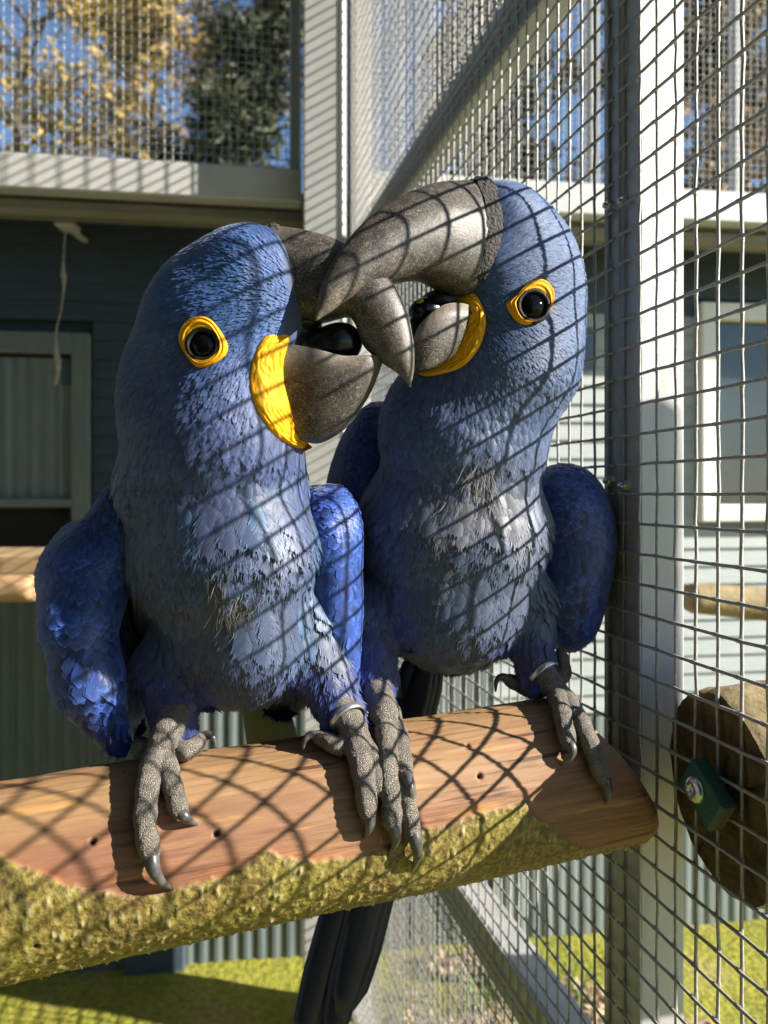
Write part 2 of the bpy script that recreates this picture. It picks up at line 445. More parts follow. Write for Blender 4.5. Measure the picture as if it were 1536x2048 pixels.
def log_mat():
    m = bpy.data.materials.new('perch_wood_and_bark'); m.use_nodes = True
    nt = m.node_tree; b = nt.nodes['Principled BSDF']; N = nt.nodes.new; L = nt.links.new
    tc = N('ShaderNodeTexCoord')
    mp = N('ShaderNodeMapping'); mp.inputs['Scale'].default_value = (5, 70, 70); L(tc.outputs['Object'], mp.inputs[0])
    g = N('ShaderNodeTexNoise'); g.inputs['Scale'].default_value = 1.6; g.inputs['Detail'].default_value = 9; g.inputs['Roughness'].default_value = .65
    L(mp.outputs[0], g.inputs['Vector'])
    big = N('ShaderNodeTexNoise'); big.inputs['Scale'].default_value = 13; big.inputs['Detail'].default_value = 5
    mpb = N('ShaderNodeMapping'); mpb.inputs['Scale'].default_value = (.6, 1.5, 1.5); L(tc.outputs['Object'], mpb.inputs[0]); L(mpb.outputs[0], big.inputs['Vector'])
    rg = N('ShaderNodeValToRGB'); e = rg.color_ramp.elements
    e[0].position = .30; e[0].color = (.115, .046, .024, 1); e[1].position = .72; e[1].color = (.40, .235, .115, 1)
    k = rg.color_ramp.elements.new(.50); k.color = (.235, .110, .058, 1)
    L(g.outputs['Fac'], rg.inputs[0])
    rb = N('ShaderNodeValToRGB'); e = rb.color_ramp.elements
    e[0].position = .35; e[0].color = (.24, .095, .055, 1); e[1].position = .65; e[1].color = (.34, .205, .105, 1)
    L(big.outputs['Fac'], rb.inputs[0])
    wood = N('ShaderNodeMix'); wood.data_type = 'RGBA'; wood.inputs[0].default_value = .5
    L(rg.outputs[0], wood.inputs[6]); L(rb.outputs[0], wood.inputs[7])
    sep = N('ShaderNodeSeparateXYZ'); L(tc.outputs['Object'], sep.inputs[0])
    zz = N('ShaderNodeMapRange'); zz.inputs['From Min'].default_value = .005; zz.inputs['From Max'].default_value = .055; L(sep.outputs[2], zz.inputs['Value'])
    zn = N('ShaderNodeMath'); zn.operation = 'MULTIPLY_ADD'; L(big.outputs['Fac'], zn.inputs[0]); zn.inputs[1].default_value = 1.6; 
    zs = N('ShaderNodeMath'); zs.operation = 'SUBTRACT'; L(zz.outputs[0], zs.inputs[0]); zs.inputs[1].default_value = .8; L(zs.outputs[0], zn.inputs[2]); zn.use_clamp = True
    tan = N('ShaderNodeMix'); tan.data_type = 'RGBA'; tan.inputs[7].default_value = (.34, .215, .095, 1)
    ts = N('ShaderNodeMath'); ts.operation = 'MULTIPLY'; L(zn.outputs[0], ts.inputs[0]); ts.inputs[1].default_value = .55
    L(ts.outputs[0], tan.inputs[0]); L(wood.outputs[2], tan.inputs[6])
    mpg = N('ShaderNodeMapping'); mpg.inputs['Scale'].default_value = (14, 120, 120); L(tc.outputs['Object'], mpg.inputs[0])
    gg = N('ShaderNodeTexNoise'); gg.inputs['Scale'].default_value = 1.0; gg.inputs['Detail'].default_value = 4; L(mpg.outputs[0], gg.inputs['Vector'])
    rgg = N('ShaderNodeMapRange'); rgg.inputs['From Min'].default_value = .60; rgg.inputs['From Max'].default_value = .72; L(gg.outputs['Fac'], rgg.inputs['Value'])
    wood = N('ShaderNodeMix'); wood.data_type = 'RGBA'; wood.inputs[7].default_value = (.46, .26, .09, 1)
    L(rgg.outputs[0], wood.inputs[0]); L(tan.outputs[2], wood.inputs[6])
    mpc = N('ShaderNodeMapping'); mpc.inputs['Scale'].default_value = (9, 150, 150); mpc.inputs['Location'].default_value = (3, 1, 2); L(tc.outputs['Object'], mpc.inputs[0])
    gc = N('ShaderNodeTexNoise'); gc.inputs['Scale'].default_value = 1.0; gc.inputs['Detail'].default_value = 5; L(mpc.outputs[0], gc.inputs['Vector'])
    rgc = N('ShaderNodeMapRange'); rgc.inputs['From Min'].default_value = .38; rgc.inputs['From Max'].default_value = .30; L(gc.outputs['Fac'], rgc.inputs['Value'])
    wood2 = N('ShaderNodeMix'); wood2.data_type = 'RGBA'; wood2.inputs[7].default_value = (.09, .042, .022, 1)
    L(rgc.outputs[0], wood2.inputs[0]); L(wood.outputs[2], wood2.inputs[6]); wood = wood2
    # bark
    n3 = N('ShaderNodeTexNoise'); n3.inputs['Scale'].default_value = 240; n3.inputs['Detail'].default_value = 5
    L(tc.outputs['Object'], n3.inputs['Vector'])
    n4 = N('ShaderNodeTexNoise'); n4.inputs['Scale'].default_value = 22; n4.inputs['Detail'].default_value = 5; n4.inputs['Roughness'].default_value = .6
    L(tc.outputs['Object'], n4.inputs['Vector'])
    r3 = N('ShaderNodeValToRGB'); e = r3.color_ramp.elements
    e[0].position = .36; e[0].color = (.060, .045, .012, 1); e[1].position = .66; e[1].color = (.36, .30, .075, 1)
    k = r3.color_ramp.elements.new(.5); k.color = (.185, .150, .028, 1)
    L(n3.outputs['Fac'], r3.inputs[0])
    r4 = N('ShaderNodeValToRGB'); e = r4.color_ramp.elements
    e[0].position = .36; e[0].color = (.25, .215, .035, 1); e[1].position = .62; e[1].color = (.16, .085, .035, 1)
    L(n4.outputs['Fac'], r4.inputs[0])
    bark = N('ShaderNodeMix'); bark.data_type = 'RGBA'; bark.inputs[0].default_value = .38
    L(r3.outputs[0], bark.inputs[6]); L(r4.outputs[0], bark.inputs[7])
    len_ = N('ShaderNodeAttribute'); len_.attribute_name = 'lenticel'
    bk2 = N('ShaderNodeMix'); bk2.data_type = 'RGBA'; bk2.inputs[7].default_value = (.50, .43, .22, 1)
    L(len_.outputs['Fac'], bk2.inputs[0]); L(bark.outputs[2], bk2.inputs[6])
    edge = N('ShaderNodeAttribute'); edge.attribute_name = 'torn'
    wd2 = N('ShaderNodeMix'); wd2.data_type = 'RGBA'; wd2.inputs[7].default_value = (.36, .115, .035, 1)
    em = N('ShaderNodeMath'); em.operation = 'MULTIPLY'; em.inputs[1].default_value = .8
    L(edge.outputs['Fac'], em.inputs[0]); L(em.outputs[0], wd2.inputs[0]); L(wood.outputs[2], wd2.inputs[6])
    bk = N('ShaderNodeAttribute'); bk.attribute_name = 'bark'
    mx = N('ShaderNodeMix'); mx.data_type = 'RGBA'
    L(bk.outputs['Fac'], mx.inputs[0]); L(wd2.outputs[2], mx.inputs[6]); L(bk2.outputs[2], mx.inputs[7])
    hole = N('ShaderNodeAttribute'); hole.attribute_name = 'hole'
    mh = N('ShaderNodeMix'); mh.data_type = 'RGBA'; mh.inputs[7].default_value = (.012, .008, .006, 1)
    L(hole.outputs['Fac'], mh.inputs[0]); L(mx.outputs[2], mh.inputs[6])
    L(mh.outputs[2], b.inputs['Base Color'])
    b.inputs['Roughness'].default_value = .62
    hm = N('ShaderNodeMix'); hm.data_type = 'FLOAT'
    L(bk.outputs['Fac'], hm.inputs[0]); L(g.outputs['Fac'], hm.inputs[2]); L(n3.outputs['Fac'], hm.inputs[3])
    bp = N('ShaderNodeBump'); bp.inputs['Strength'].default_value = .55; bp.inputs['Distance'].default_value = .003
    L(hm.outputs[0], bp.inputs['Height']); L(bp.outputs[0], b.inputs['Normal'])
    return m
M_log = log_mat()

def ground_mat():
    m = bpy.data.materials.new('mossy_ground'); m.use_nodes = True
    nt = m.node_tree; b = nt.nodes['Principled BSDF']; N = nt.nodes.new; L = nt.links.new
    tc = N('ShaderNodeTexCoord')
    a = N('ShaderNodeTexNoise'); a.inputs['Scale'].default_value = 3.0; a.inputs['Detail'].default_value = 8
    c = N('ShaderNodeTexNoise'); c.inputs['Scale'].default_value = 60; c.inputs['Detail'].default_value = 6
    L(tc.outputs['Object'], a.inputs['Vector']); L(tc.outputs['Object'], c.inputs['Vector'])
    r = N('ShaderNodeValToRGB'); e = r.color_ramp.elements
    e[0].position = .38; e[0].color = (.27, .28, .03, 1); e[1].position = .66; e[1].color = (.40, .34, .10, 1)
    k = r.color_ramp.elements.new(.52); k.color = (.36, .35, .04, 1)
    L(a.outputs['Fac'], r.inputs[0])
    r2 = N('ShaderNodeValToRGB'); e = r2.color_ramp.elements
    e[0].position = .3; e[0].color = (.55, .55, .5, 1); e[1].position = .7; e[1].color = (1, 1, 1, 1)
    L(c.outputs['Fac'], r2.inputs[0])
    mx = N('ShaderNodeMix'); mx.data_type = 'RGBA'; mx.blend_type = 'MULTIPLY'; mx.inputs[0].default_value = 1
    L(r.outputs[0], mx.inputs[6]); L(r2.outputs[0], mx.inputs[7]); L(mx.outputs[2], b.inputs['Base Color'])
    b.inputs['Roughness'].default_value = .85
    bp = N('ShaderNodeBump'); bp.inputs['Strength'].default_value = .6; bp.inputs['Distance'].default_value = .02
    L(c.outputs['Fac'], bp.inputs['Height']); L(bp.outputs[0], b.inputs['Normal'])
    return m
M_ground = ground_mat()

# ================================================================== SETTING
# ground: fine near the aviary, reaching to the horizon
def build_ground():
    xs = np.concatenate([[-300, -80, -20, -8], np.linspace(-4, 4, 90), [8, 20, 80, 300]])
    ys = np.concatenate([[-300, -80, -20, -8], np.linspace(-3, 5, 90), [9, 20, 80, 500]])
    X, Y = np.meshgrid(xs, ys, indexing='ij')
    P = np.stack([X, Y, np.zeros_like(X)], -1)
    Z = 0.03 * (fbm(P * 2.2) - 0.5) + 0.012 * (fbm(P * 14) - 0.5)
    V = np.stack([X, Y, Z - 0.01], -1).reshape(-1, 3)
    n, k = len(xs), len(ys)
    i = (np.arange(n - 1)[:, None] * k + np.arange(k - 1)).ravel()
    F = np.stack([i, i + k, i + k + 1, i + 1], 1)
    part('ground', V, F, M_ground, kind='structure')
build_ground()

# the aviary side wall: a line in plan
WC, WT = 0.379, 388.0 / FPX               # X = WC - WT * Y
WD = np.array([-WT, 1.0, 0]); WD /= np.linalg.norm(WD)
WN = np.array([WD[1], -WD[0], 0])         # outward (+X)
def wallp(Y, z, out=0.0):
    return np.array([WC - WT * Y, Y, z]) + WN * out
WAX = np.array([WD, WN, [0, 0, 1]])
def Yof(px):                              # depth of the wall at an image column
    return FPX * WC / (px - (CX - WT * FPX))

PITCH = 0.025
WR = 0.00132
def wobble_wire(length, axis, nodes, seed):
    """welded wire: slightly bent between the joints, a little blob at each joint"""
    r = np.random.default_rng(seed)
    t = [0.0]; rad = [WR]
    for q in nodes:
        for d, k in ((-.0035, 1.0), (-.0008, 1.24), (.0008, 1.24), (.0035, 1.0)):
            if t[-1] + .0004 < q + d < length: t.append(q + d); rad.append(WR * k)
    t.append(length); rad.append(WR)
    t = np.array(t); n = len(t)
    p = np.zeros((n, 3)); p[:, axis] = t
    kk = np.linspace(0, length, int(length / .0125))
    for k in range(3):
        if k != axis: p[:, k] += np.interp(t, kk, r.normal(0, 0.00030, len(kk)))
    return tube(p, np.array(rad), 6)

def profile(name, parent, Y0, Y1, z0, z1, out0=0.0, out1=0.044, matl=None):
    c = (wallp(Y0, z0, out0) + wallp(Y1, z1, out1)) / 2
    hy = abs(Y1 - Y0) / WD[1] / 2
    v, f = box(c, (hy, (out1 - out0) / 2, (z1 - z0) / 2), WAX, 0.0025)
    return part(name, v, f, matl or M_alu, parent, smooth=False)

YSEAM = Yof(1241.0)
YA0, YB1 = -0.42, 1.845
RZ0, RZ1 = 0.665, 1.815                   # lower and upper rails of the middle panels

def weld_panel(name, label, Y0, Y1, z0, z1, posts, seeds):
    root = empty(name, tuple(wallp((Y0 + Y1) / 2, z0)), label=label, cat='fence', group='framed mesh panels of the aviary side wall')
    pw = 0.030 * WD[1]
    profile('post', root, Y0 + 0.0008, Y0 + pw, z0, z1)
    profile('post', root, Y1 - pw, Y1 - 0.0008, z0, z1)
    profile('rail', root, Y0 + pw, Y1 - pw, z0, z0 + 0.03, 0.001, 0.0425)
    profile('rail', root, Y0 + pw, Y1 - pw, z1 - 0.03, z1, 0.001, 0.0425)
    # wires, each its own part; horizontals lie on the inner side
    L = (Y1 - Y0) / WD[1] - 0.006
    yv = Yof(1251.0)
    nodes = [(yv + k * PITCH * WD[1] - Y0) / WD[1] - .003 for k in range(-90, 90)]
    nodes = [q for q in nodes if 0 < q < L]
    me = [meshdata('wire', *wobble_wire(L, 0, nodes, s)) for s in seeds]
    ang = math.atan2(WD[1], WD[0])
    j0 = math.ceil((z0 + 0.012 - CZ) / PITCH); j1 = math.floor((z1 - 0.012 - CZ) / PITCH)
    pinv = parent_world(root).inverted()
    for j in range(j0, j1 + 1):
        z = CZ + (j - 0.05) * PITCH
        p = wallp(Y0, z, -0.0034 - WR) + WD * 0.003
        m = me[j % len(me)]
        o = link('wire', m, M_wire)
        o.parent = root; o.matrix_parent_inverse = pinv
        o.location = p; o.rotation_euler = (0, 0, ang)
    H = (z1 - z0) - 0.012
    nz_ = [CZ + (j - 0.05) * PITCH - z0 - .006 for j in range(j0, j1 + 1)]
    mv = [meshdata('wire', *wobble_wire(H, 2, nz_, s + 50)) for s in seeds]
    y = Yof(1251.0)
    k0 = math.ceil((Y0 - y) / (PITCH * WD[1])); k1 = math.floor((Y1 - y) / (PITCH * WD[1]))
    for k in range(k0, k1 + 1):
        yy = y + k * PITCH * WD[1]
        if yy < Y0 + 0.004 or yy > Y1 - 0.004: continue
        p = wallp(yy, z0 + 0.006, -0.0005 - WR)
        o = link('wire', mv[k % len(mv)], M_wire)
        o.parent = root; o.matrix_parent_inverse = pinv; o.location = p
    return root

panA = weld_panel('aviary_fence', 'welded mesh panel beside the perch, with the cut log and green block fixed to it', YA0, YSEAM, RZ0, RZ1, None, (1, 2, 3))
panB = weld_panel('aviary_fence', 'welded mesh panel between the bolted double post and the far corner post', YSEAM, YB1, RZ0, RZ1, None, (4, 5, 6))

def wire_sheet(Y0, Y1, z0, z1, out, pitch, r, seed):
    """a joined sheet of welded wire on the side wall"""
    items = []
    n = int((Y1 - Y0) / WD[1] / pitch)
    for k in range(n + 1):
        y = Y0 + (Y1 - Y0) * k / n
        items.append(tube([wallp(y, z0, out), wallp(y, z1, out)], r, 5, False))
    m = int((z1 - z0) / pitch)
    for k in range(m + 1):
        z = z0 + (z1 - z0) * k / m
        items.append(tube([wallp(Y0, z, out - 2 * r), wallp(Y1, z, out - 2 * r)], r, 5, False))
    return joinvf(items)

def plain_panel(label, Y0, Y1, z0, z1, outs):
    root = empty('aviary_fence', tuple(wallp((Y0 + Y1) / 2, z0)), label=label, cat='fence', group='framed mesh panels of the aviary side wall')
    pw = 0.030
    profile('post', root, Y0 + 0.001, Y0 + pw, z0, z1); profile('post', root, Y1 - pw, Y1 - 0.001, z0, z1)
    profile('rail', root, Y0 + pw, Y1 - pw, z0, z0 + 0.03, 0.001, 0.0425); profile('rail', root, Y0 + pw, Y1 - pw, z1 - 0.03, z1, 0.001, 0.0425)
    for i, o_ in enumerate(outs):
        v, f = wire_sheet(Y0 + 0.003, Y1 - 0.003, z0 + 0.004, z1 - 0.004, o_, PITCH, 0.0011, i)
        part('wire_mesh', v, f, M_wire, root, kind='stuff')
    return root
plain_panel('upper double mesh panel over the far half of the side wall', YSEAM, YB1, RZ1 + 0.002, 2.96, (-0.0025, 0.0475))
plain_panel('upper mesh panel over the near half of the side wall', YA0, YSEAM, RZ1 + 0.002, 2.96, (-0.0025,))
plain_panel('low double mesh panel under the far half of the side wall', YSEAM, YB1, 0.02, RZ0 - 0.002, (-0.0025, 0.0475))
plain_panel('low mesh panel under the near half of the side wall', YA0, YSEAM, 0.02, RZ0 - 0.002, (-0.0025,))

# bolts through the double post
def bolt(px, py, label):
    Y = Yof(px); p = wallp(Y, at(px, py, Y)[2], -0.0065)
    root = empty('bolt', tuple(p), label=label, cat='bolt', group='zinc bolts along the double post')
    ax = np.array([WD, [0, 0, 1], -WN])
    def disc(r, h, z, seg, name):
        a = np.arange(seg) * 2 * math.pi / seg
        rr = [(r, z), (r, z + h * .7), (r * .86, z + h)]
        V = []
        for q, hh in rr:
            V += [p + ax[0] * q * math.cos(t) + ax[1] * q * math.sin(t) + ax[2] * hh for t in a]
        F = [tuple(range(seg))[::-1], tuple(range(2 * seg, 3 * seg))]
        for i in range(2):
            F += [(i * seg + j, i * seg + (j + 1) % seg, (i + 1) * seg + (j + 1) % seg, (i + 1) * seg + j) for j in range(seg)]
        part(name, V, F, M_zinc, root, smooth=False)
    disc(0.0072, 0.0016, -0.008, 20, 'washer')
    disc(0.0050, 0.0050, -0.0064, 6, 'bolt_head')
    v, f = tube([p - ax[2] * 0.010, p + ax[2] * 0.001], 0.0024, 10)
    part('shank', v, f, M_zinc, root)
for px, py, lab in ((1222, 412, 'zinc bolt on the far half of the double post, level with the macaw\'s crown'),
                    (1252, 404, 'zinc bolt on the near half of the double post, level with the macaw\'s crown'),
                    (1222, 962, 'zinc bolt on the far half of the double post, just above the macaw\'s dark wing'),
                    (1254, 970, 'zinc bolt on the near half of the double post, just above the macaw\'s dark wing'),
                    (1258, 1690, 'zinc bolt on the double post right below the end of the log perch')):
    bolt(px, py, lab)

# corner post at the far end of the side wall
def corner_post():
    root = empty('corner_post', (-0.13, 1.8, 0), label='tall pale aluminium corner post at the far end of the side wall', cat='post')
    c = at(651, 985, 1.80)
    v, f = box((c[0], 1.80, 1.5), (0.047, 0.045, 1.5), None, 0.004)
    part('post_body', v, f, M_beam, root, smooth=False)
    v, f = box((c[0] + 0.066, 1.885, 1.5), (0.018, 0.035, 1.5), None, 0.003)
    part('edge_profile', v, f, M_alu, root, smooth=False)
corner_post()

# solid roof and boarded walls, added out of view to cut the fill light
M_board = mat('timber_boarding', (0.10, 0.085, 0.065), 0.8, 0, col2=(0.17, 0.145, 0.11), nscale=14, stretch=(5, 5, .6), bump=.3)
def added_shell():
    root = empty('added_roof', (-0.7, 0.2, 2.97), label='added unseen ribbed roof on timber beams, holding back light from above', cat='roof')
    n = 70; V = []; F = []
    for i in range(n + 1):
        Y = -1.45 + (1.80 + 1.45) * i / n; z = 2.985 + (0.018 if i % 2 else 0)
        V += [(-1.75, Y, z), (WC - WT * Y + .10, Y, z)]
    F = [(2 * i, 2 * i + 1, 2 * i + 3, 2 * i + 2) for i in range(n)]
    o = part('roof_sheet', V, F, M_soffit, root, smooth=False)
    so = o.modifiers.new('thick', 'SOLIDIFY'); so.thickness = .004; so.offset = 1
    for Y in (-1.40, -0.45, 0.65, 1.70):
        x1 = WC - WT * Y + .09
        v, f = box(((-1.75 + x1) / 2, Y, 2.945), ((x1 + 1.75) / 2, .03, .038), None, .003); part('beam', v, f, M_board, root, smooth=False)
    wl = empty('added_wall', (-1.75, 0.2, 0), label='added unseen slate blue boarded wall, holding back light from the shelf side', cat='wall')  # both walls are added, unseen, to darken and cool the fill
    for k in range(22):
        y0 = -1.45 + k * .15
        v, f = box((-1.77 + (.008 if k % 2 else 0), y0 + .074, 1.46), (.012, .073, 1.46), None, .002); part('board', v, f, M_slate, wl, smooth=False)
    wb = empty('added_wall', (-0.6, -1.47, 0), label='added unseen slate blue boarded wall, holding back light from behind the camera', cat='wall')
    for k in range(16):
        x0 = -1.74 + k * .15
        v, f = box((x0 + .074, -1.48 + (.008 if k % 2 else 0), 1.46), (.073, .012, 1.46), None, .002); part('board', v, f, M_slate, wb, smooth=False)
added_shell()

# ---- the bird house across the far end
FT = 0.139
def farY(X, base): return base + FT * X
FD = np.array([1, FT, 0]); FD /= np.linalg.norm(FD)
FN = np.array([FD[1], -FD[0], 0])         # towards the camera
FAX = np.array([FD, -FN, [0, 0, 1]])
def fbox(X0, X1, z0, z1, base, depth, bev=0.0):
    """box on the far wall: front face on the line Y = base + FT X, depth going away"""
    c0 = np.array([X0, farY(X0, base), 0]); c1 = np.array([X1, farY(X1, base), 0])
    c = (c0 + c1) / 2 - FN * depth / 2; c[2] = (z0 + z1) / 2
    return box(c, (np.linalg.norm(c1 - c0) / 2, depth / 2, (z1 - z0) / 2), FAX, bev)
def ribs(X0, X1, z0, z1, base, pitch=0.038, amp=0.006):
    n = max(4, int((X1 - X0) / pitch) * 8)
    V = []; F = []
    for i in range(n + 1):
        X = X0 + (X1 - X0) * i / n
        ph = (X / pitch) % 1.0
        d = amp * (1 if ph < .38 else (0 if ph > .5 and ph < .88 else (1 - (ph - .38) / .12 if ph < .5 else (ph - .88) / .12)))
        p = np.array([X, farY(X, base), 0]) + FN * d
        V += [(p[0], p[1], z0), (p[0], p[1], z1)]
    for i in range(n): F.append((2 * i, 2 * i + 2, 2 * i + 3, 2 * i + 1))
    return V, F

WB = 2.16      # wall line
RB = 1.90      # rail line in front of the eave
def rail_and_upper_mesh():
    root = empty('mesh_screen', (0, RB, 1.95), label='mesh screen with white rails standing above the eave of the bird house', cat='mesh screen')
    v, f = fbox(-2.4, -0.195, 1.940, 2.020, RB - 0.02, 0.05, 0.004); part('rail', v, f, M_beam, root, smooth=False)
    v, f = fbox(-0.055, 3.2, 1.945, 2.025, RB - 0.02, 0.05, 0.004); part('rail', v, f, M_beam, root, smooth=False)
    v, f = fbox(-2.4, 3.2, 2.575, 2.635, RB - 0.012, 0.04, 0.004); part('rail', v, f, M_beam, root, smooth=False)
    for X in (-1.9, -0.212, 0.53, 0.92, 1.7):
        v, f = fbox(X - 0.013, X + 0.013, 2.02, 2.574, RB - 0.008, 0.034, 0.003); part('post', v, f, M_alu, root, smooth=False)
    items = []
    p = 0.0185
    for X in np.arange(-2.38, 3.18, p):
        y = farY(X, RB) - 0.010
        items.append(tube([(X, y, 2.0), (X, y, 2.60)], 0.00085, 4, False))
    for z in np.arange(2.024, 2.60, p):
        items.append(tube([(-2.4, farY(-2.4, RB) - 0.0125, z), (3.2, farY(3.2, RB) - 0.0125, z)], 0.00085, 4, False))
    v, f = joinvf(items)
    part('wire_mesh', v, f, M_wire_far, root, kind='stuff')
rail_and_upper_mesh()

def bird_house():
    root = empty('bird_house', (-1.2, 2.2, 0), label='dark slate boarded bird house with ribbed skirt and hatch', cat='building')
    X0, X1 = -2.6, 0.30
    v, f = fbox(X0, X1, 0.0, 1.985, WB + 0.025, 0.05); part('wall', v, f, M_slate, root, smooth=False)
    z = 1.0; h = 0.050
    pinv = parent_world(root).inverted()
    hatch0, hatch1 = -1.30, -0.765
    while z < 1.97:
        segs = [(X0, X1)] if z > 1.685 else [(X0, hatch0), (hatch1, X1)]
        for a, b_ in segs:
            c0 = np.array([a, farY(a, WB), z]); c1 = np.array([b_, farY(b_, WB), z])
            V = []
            for c in (c0, c1):
                V += [c + FN * 0.012, c + FN * 0.003 + np.array([0, 0, h + 0.004]), c - FN * 0.024 + np.array([0, 0, h + 0.004]), c - FN * 0.024]
            F = [(0, 4, 5, 1), (1, 5, 6, 2), (2, 6, 7, 3), (3, 7, 4, 0), (0, 1, 2, 3), (7, 6, 5, 4)]
            part('siding_board', V, F, M_slate, root, smooth=False)
        z += h
    V, F = ribs(X0, X1, -0.03, 0.985, WB - 0.006); part('ribbed_skirt', V, F, M_rib, root, smooth=False)
    # darker upright on the skirt
    for X in (-0.60, -1.55):
        v, f = fbox(X - 0.075, X + 0.075, -0.03, 0.99, WB - 0.04, 0.03, 0.003); part('upright', v, f, M_slate, root, smooth=False)
    v, f = fbox(X0, X1, 0.985, 1.0, WB - 0.03, 0.035, 0.003); part('sill', v, f, M_slate, root, smooth=False)
    # eave: trim board and sloping underside
    v, f = fbox(X0, 3.0, 1.975, 2.018, WB - 0.05, 0.03, 0.003); part('eave_trim', v, f, M_beam, root, smooth=False)
    a = np.array([X0, farY(X0, RB), 0]); b_ = np.array([3.0, farY(3.0, RB), 0])
    V = []; n = 10
    for i in range(n + 1):
        t = i / n
        for q in (a, b_):
            p = q - FN * (0.035 + t * 0.75); p = p.copy()
            p[2] = 1.955 + 0.02 + 0.07 * t + (0.007 if i % 2 else 0)
            V.append(p)
    F = [(2 * i, 2 * i + 1, 2 * i + 3, 2 * i + 2) for i in range(n)]
    o = part('roof_sheet', V, F, M_soffit, root, smooth=False)
    so = o.modifiers.new('thick', 'SOLIDIFY'); so.thickness = 0.006; so.offset = 1
    v, f = fbox(X0, 3.0, 1.90, 1.943, RB + 0.03, 0.06, 0.012); part('gutter', v, f, M_soffit, root, smooth=False)
    # hatch
    hr = part('hatch', *ribs(hatch0 + 0.06, hatch1 - 0.045, 1.235, 1.60, WB - 0.004, 0.034, 0.005), M_door, root, smooth=False)
    for (a0, a1, z0, z1) in ((hatch1 - 0.045, hatch1, 1.06, 1.665), (hatch0, hatch0 + 0.06, 1.06, 1.665), (hatch0 + 0.06, hatch1 - 0.045, 1.61, 1.665),
                             (hatch0 + 0.06, hatch1 - 0.045, 1.212, 1.235), (hatch0 + 0.06, hatch1 - 0.045, 1.055, 1.075)):
        v, f = fbox(a0, a1, z0, z1, WB - 0.030, 0.045, 0.003); part('frame', v, f, M_door, hr, smooth=False)
    v, f = fbox(hatch0 + 0.06, hatch1 - 0.045, 1.0755, 1.2115, WB + 0.018, 0.005); part('opening', v, f, M_dark, hr, smooth=False)  # near-black sheet in place of the unlit space behind the hatch
    v, f = fbox(hatch1 - 0.075, hatch1 - 0.05, 1.53, 1.595, WB - 0.014, 0.012, 0.002); part('latch', v, f, M_slate, hr, smooth=False)
bird_house()

def keeper_hut():
    root = empty('keeper_hut', (1.2, 2.3, 0), label='pale boarded hut with white framed window beyond the side mesh', cat='building')
    X0, X1 = 0.305, 3.0
    v, f = fbox(X0, X1, 0.0, 1.97, WB + 0.025, 0.05); part('wall', v, f, M_pale, root, smooth=False)
    w0, w1, wz0, wz1 = 0.915, 1.75, 1.165, 1.80
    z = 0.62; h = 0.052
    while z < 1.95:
        dark = z > 1.72  # eave shadow put into the colour: the top boards turn slate
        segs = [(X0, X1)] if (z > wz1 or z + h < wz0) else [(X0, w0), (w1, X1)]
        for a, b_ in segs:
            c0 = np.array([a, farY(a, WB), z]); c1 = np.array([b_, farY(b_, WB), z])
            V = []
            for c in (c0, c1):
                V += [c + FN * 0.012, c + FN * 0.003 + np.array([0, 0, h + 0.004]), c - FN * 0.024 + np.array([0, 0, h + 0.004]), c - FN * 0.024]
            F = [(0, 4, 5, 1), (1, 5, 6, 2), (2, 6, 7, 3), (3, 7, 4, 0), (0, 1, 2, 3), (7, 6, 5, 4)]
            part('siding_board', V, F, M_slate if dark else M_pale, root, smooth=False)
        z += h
    V, F = ribs(X0, X1, -0.03, 0.61, WB - 0.006); part('ribbed_skirt', V, F, M_door, root, smooth=False)
    win = empty('window', (0, 0, 0)); win.parent = root; win.matrix_parent_inverse = parent_world(root).inverted()
    fw = 0.05
    for (a0, a1, z0, z1) in ((w0, w0 + fw, wz0, wz1), (w1 - fw, w1, wz0, wz1), (w0 + fw, w1 - fw, wz1 - fw, wz1), (w0 + fw, w1 - fw, wz0, wz0 + fw), (1.30, 1.34, wz0 + fw, wz1 - fw)):
        v, f = fbox(a0, a1, z0, z1, WB - 0.045, 0.06, 0.004); part('frame', v, f, M_white, win, smooth=False)
    for a0, a1 in ((w0 + fw, 1.30), (1.34, w1 - fw)):
        v, f = fbox(a0, a1, wz0 + fw, wz1 - fw, WB - 0.010, 0.006); part('pane', v, f, M_glass, win, smooth=False)
    # small dark square window by the corner
    s0, s1, sz0, sz1 = 0.50, 0.60, 1.60, 1.72
    v, f = fbox(s0, s1, sz0, sz1, WB - 0.020, 0.01); part('vent_window', v, f, M_glass, root, smooth=False)
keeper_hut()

def hanging_rope():
    Y = 1.93
    p = at(125, 475, Y)
    root = empty('rope_toy', tuple(p), label='knotted pale rope toy hanging below the eave in front of the hatch', cat='rope')
    pts = [at(131, 455, Y), at(128, 500, Y), at(126, 540, Y), at(128, 570, Y), at(122, 620, Y), at(113, 660, Y), at(112, 700, Y), at(116, 735, Y), at(110, 772, Y)]
    c = spline(pts, 60)
    t = np.linspace(0, 1, 60)
    r = 0.0018 + 0.0050 * np.exp(-((t - .30) / .07) ** 2) + 0.0058 * np.exp(-((t - .83) / .12) ** 2)
    r *= 1 + .18 * np.sin(t * 130)
    v, f = tube(c, r, 10); part('rope', v, f, M_rope, root)
    v, f = box(at(135, 462, Y) + np.array([0, 0, 0.012]), (0.022, 0.03, 0.008), None, 0.003); part('hook_plate', v, f, M_beam, root, smooth=False)
    q = at(135, 462, Y)
    v, f = box(q + np.array([0, 0.06, 0.012]), (0.008, 0.085, 0.005), None, 0.001); part('bracket', v, f, M_beam, root, smooth=False)
hanging_rope()

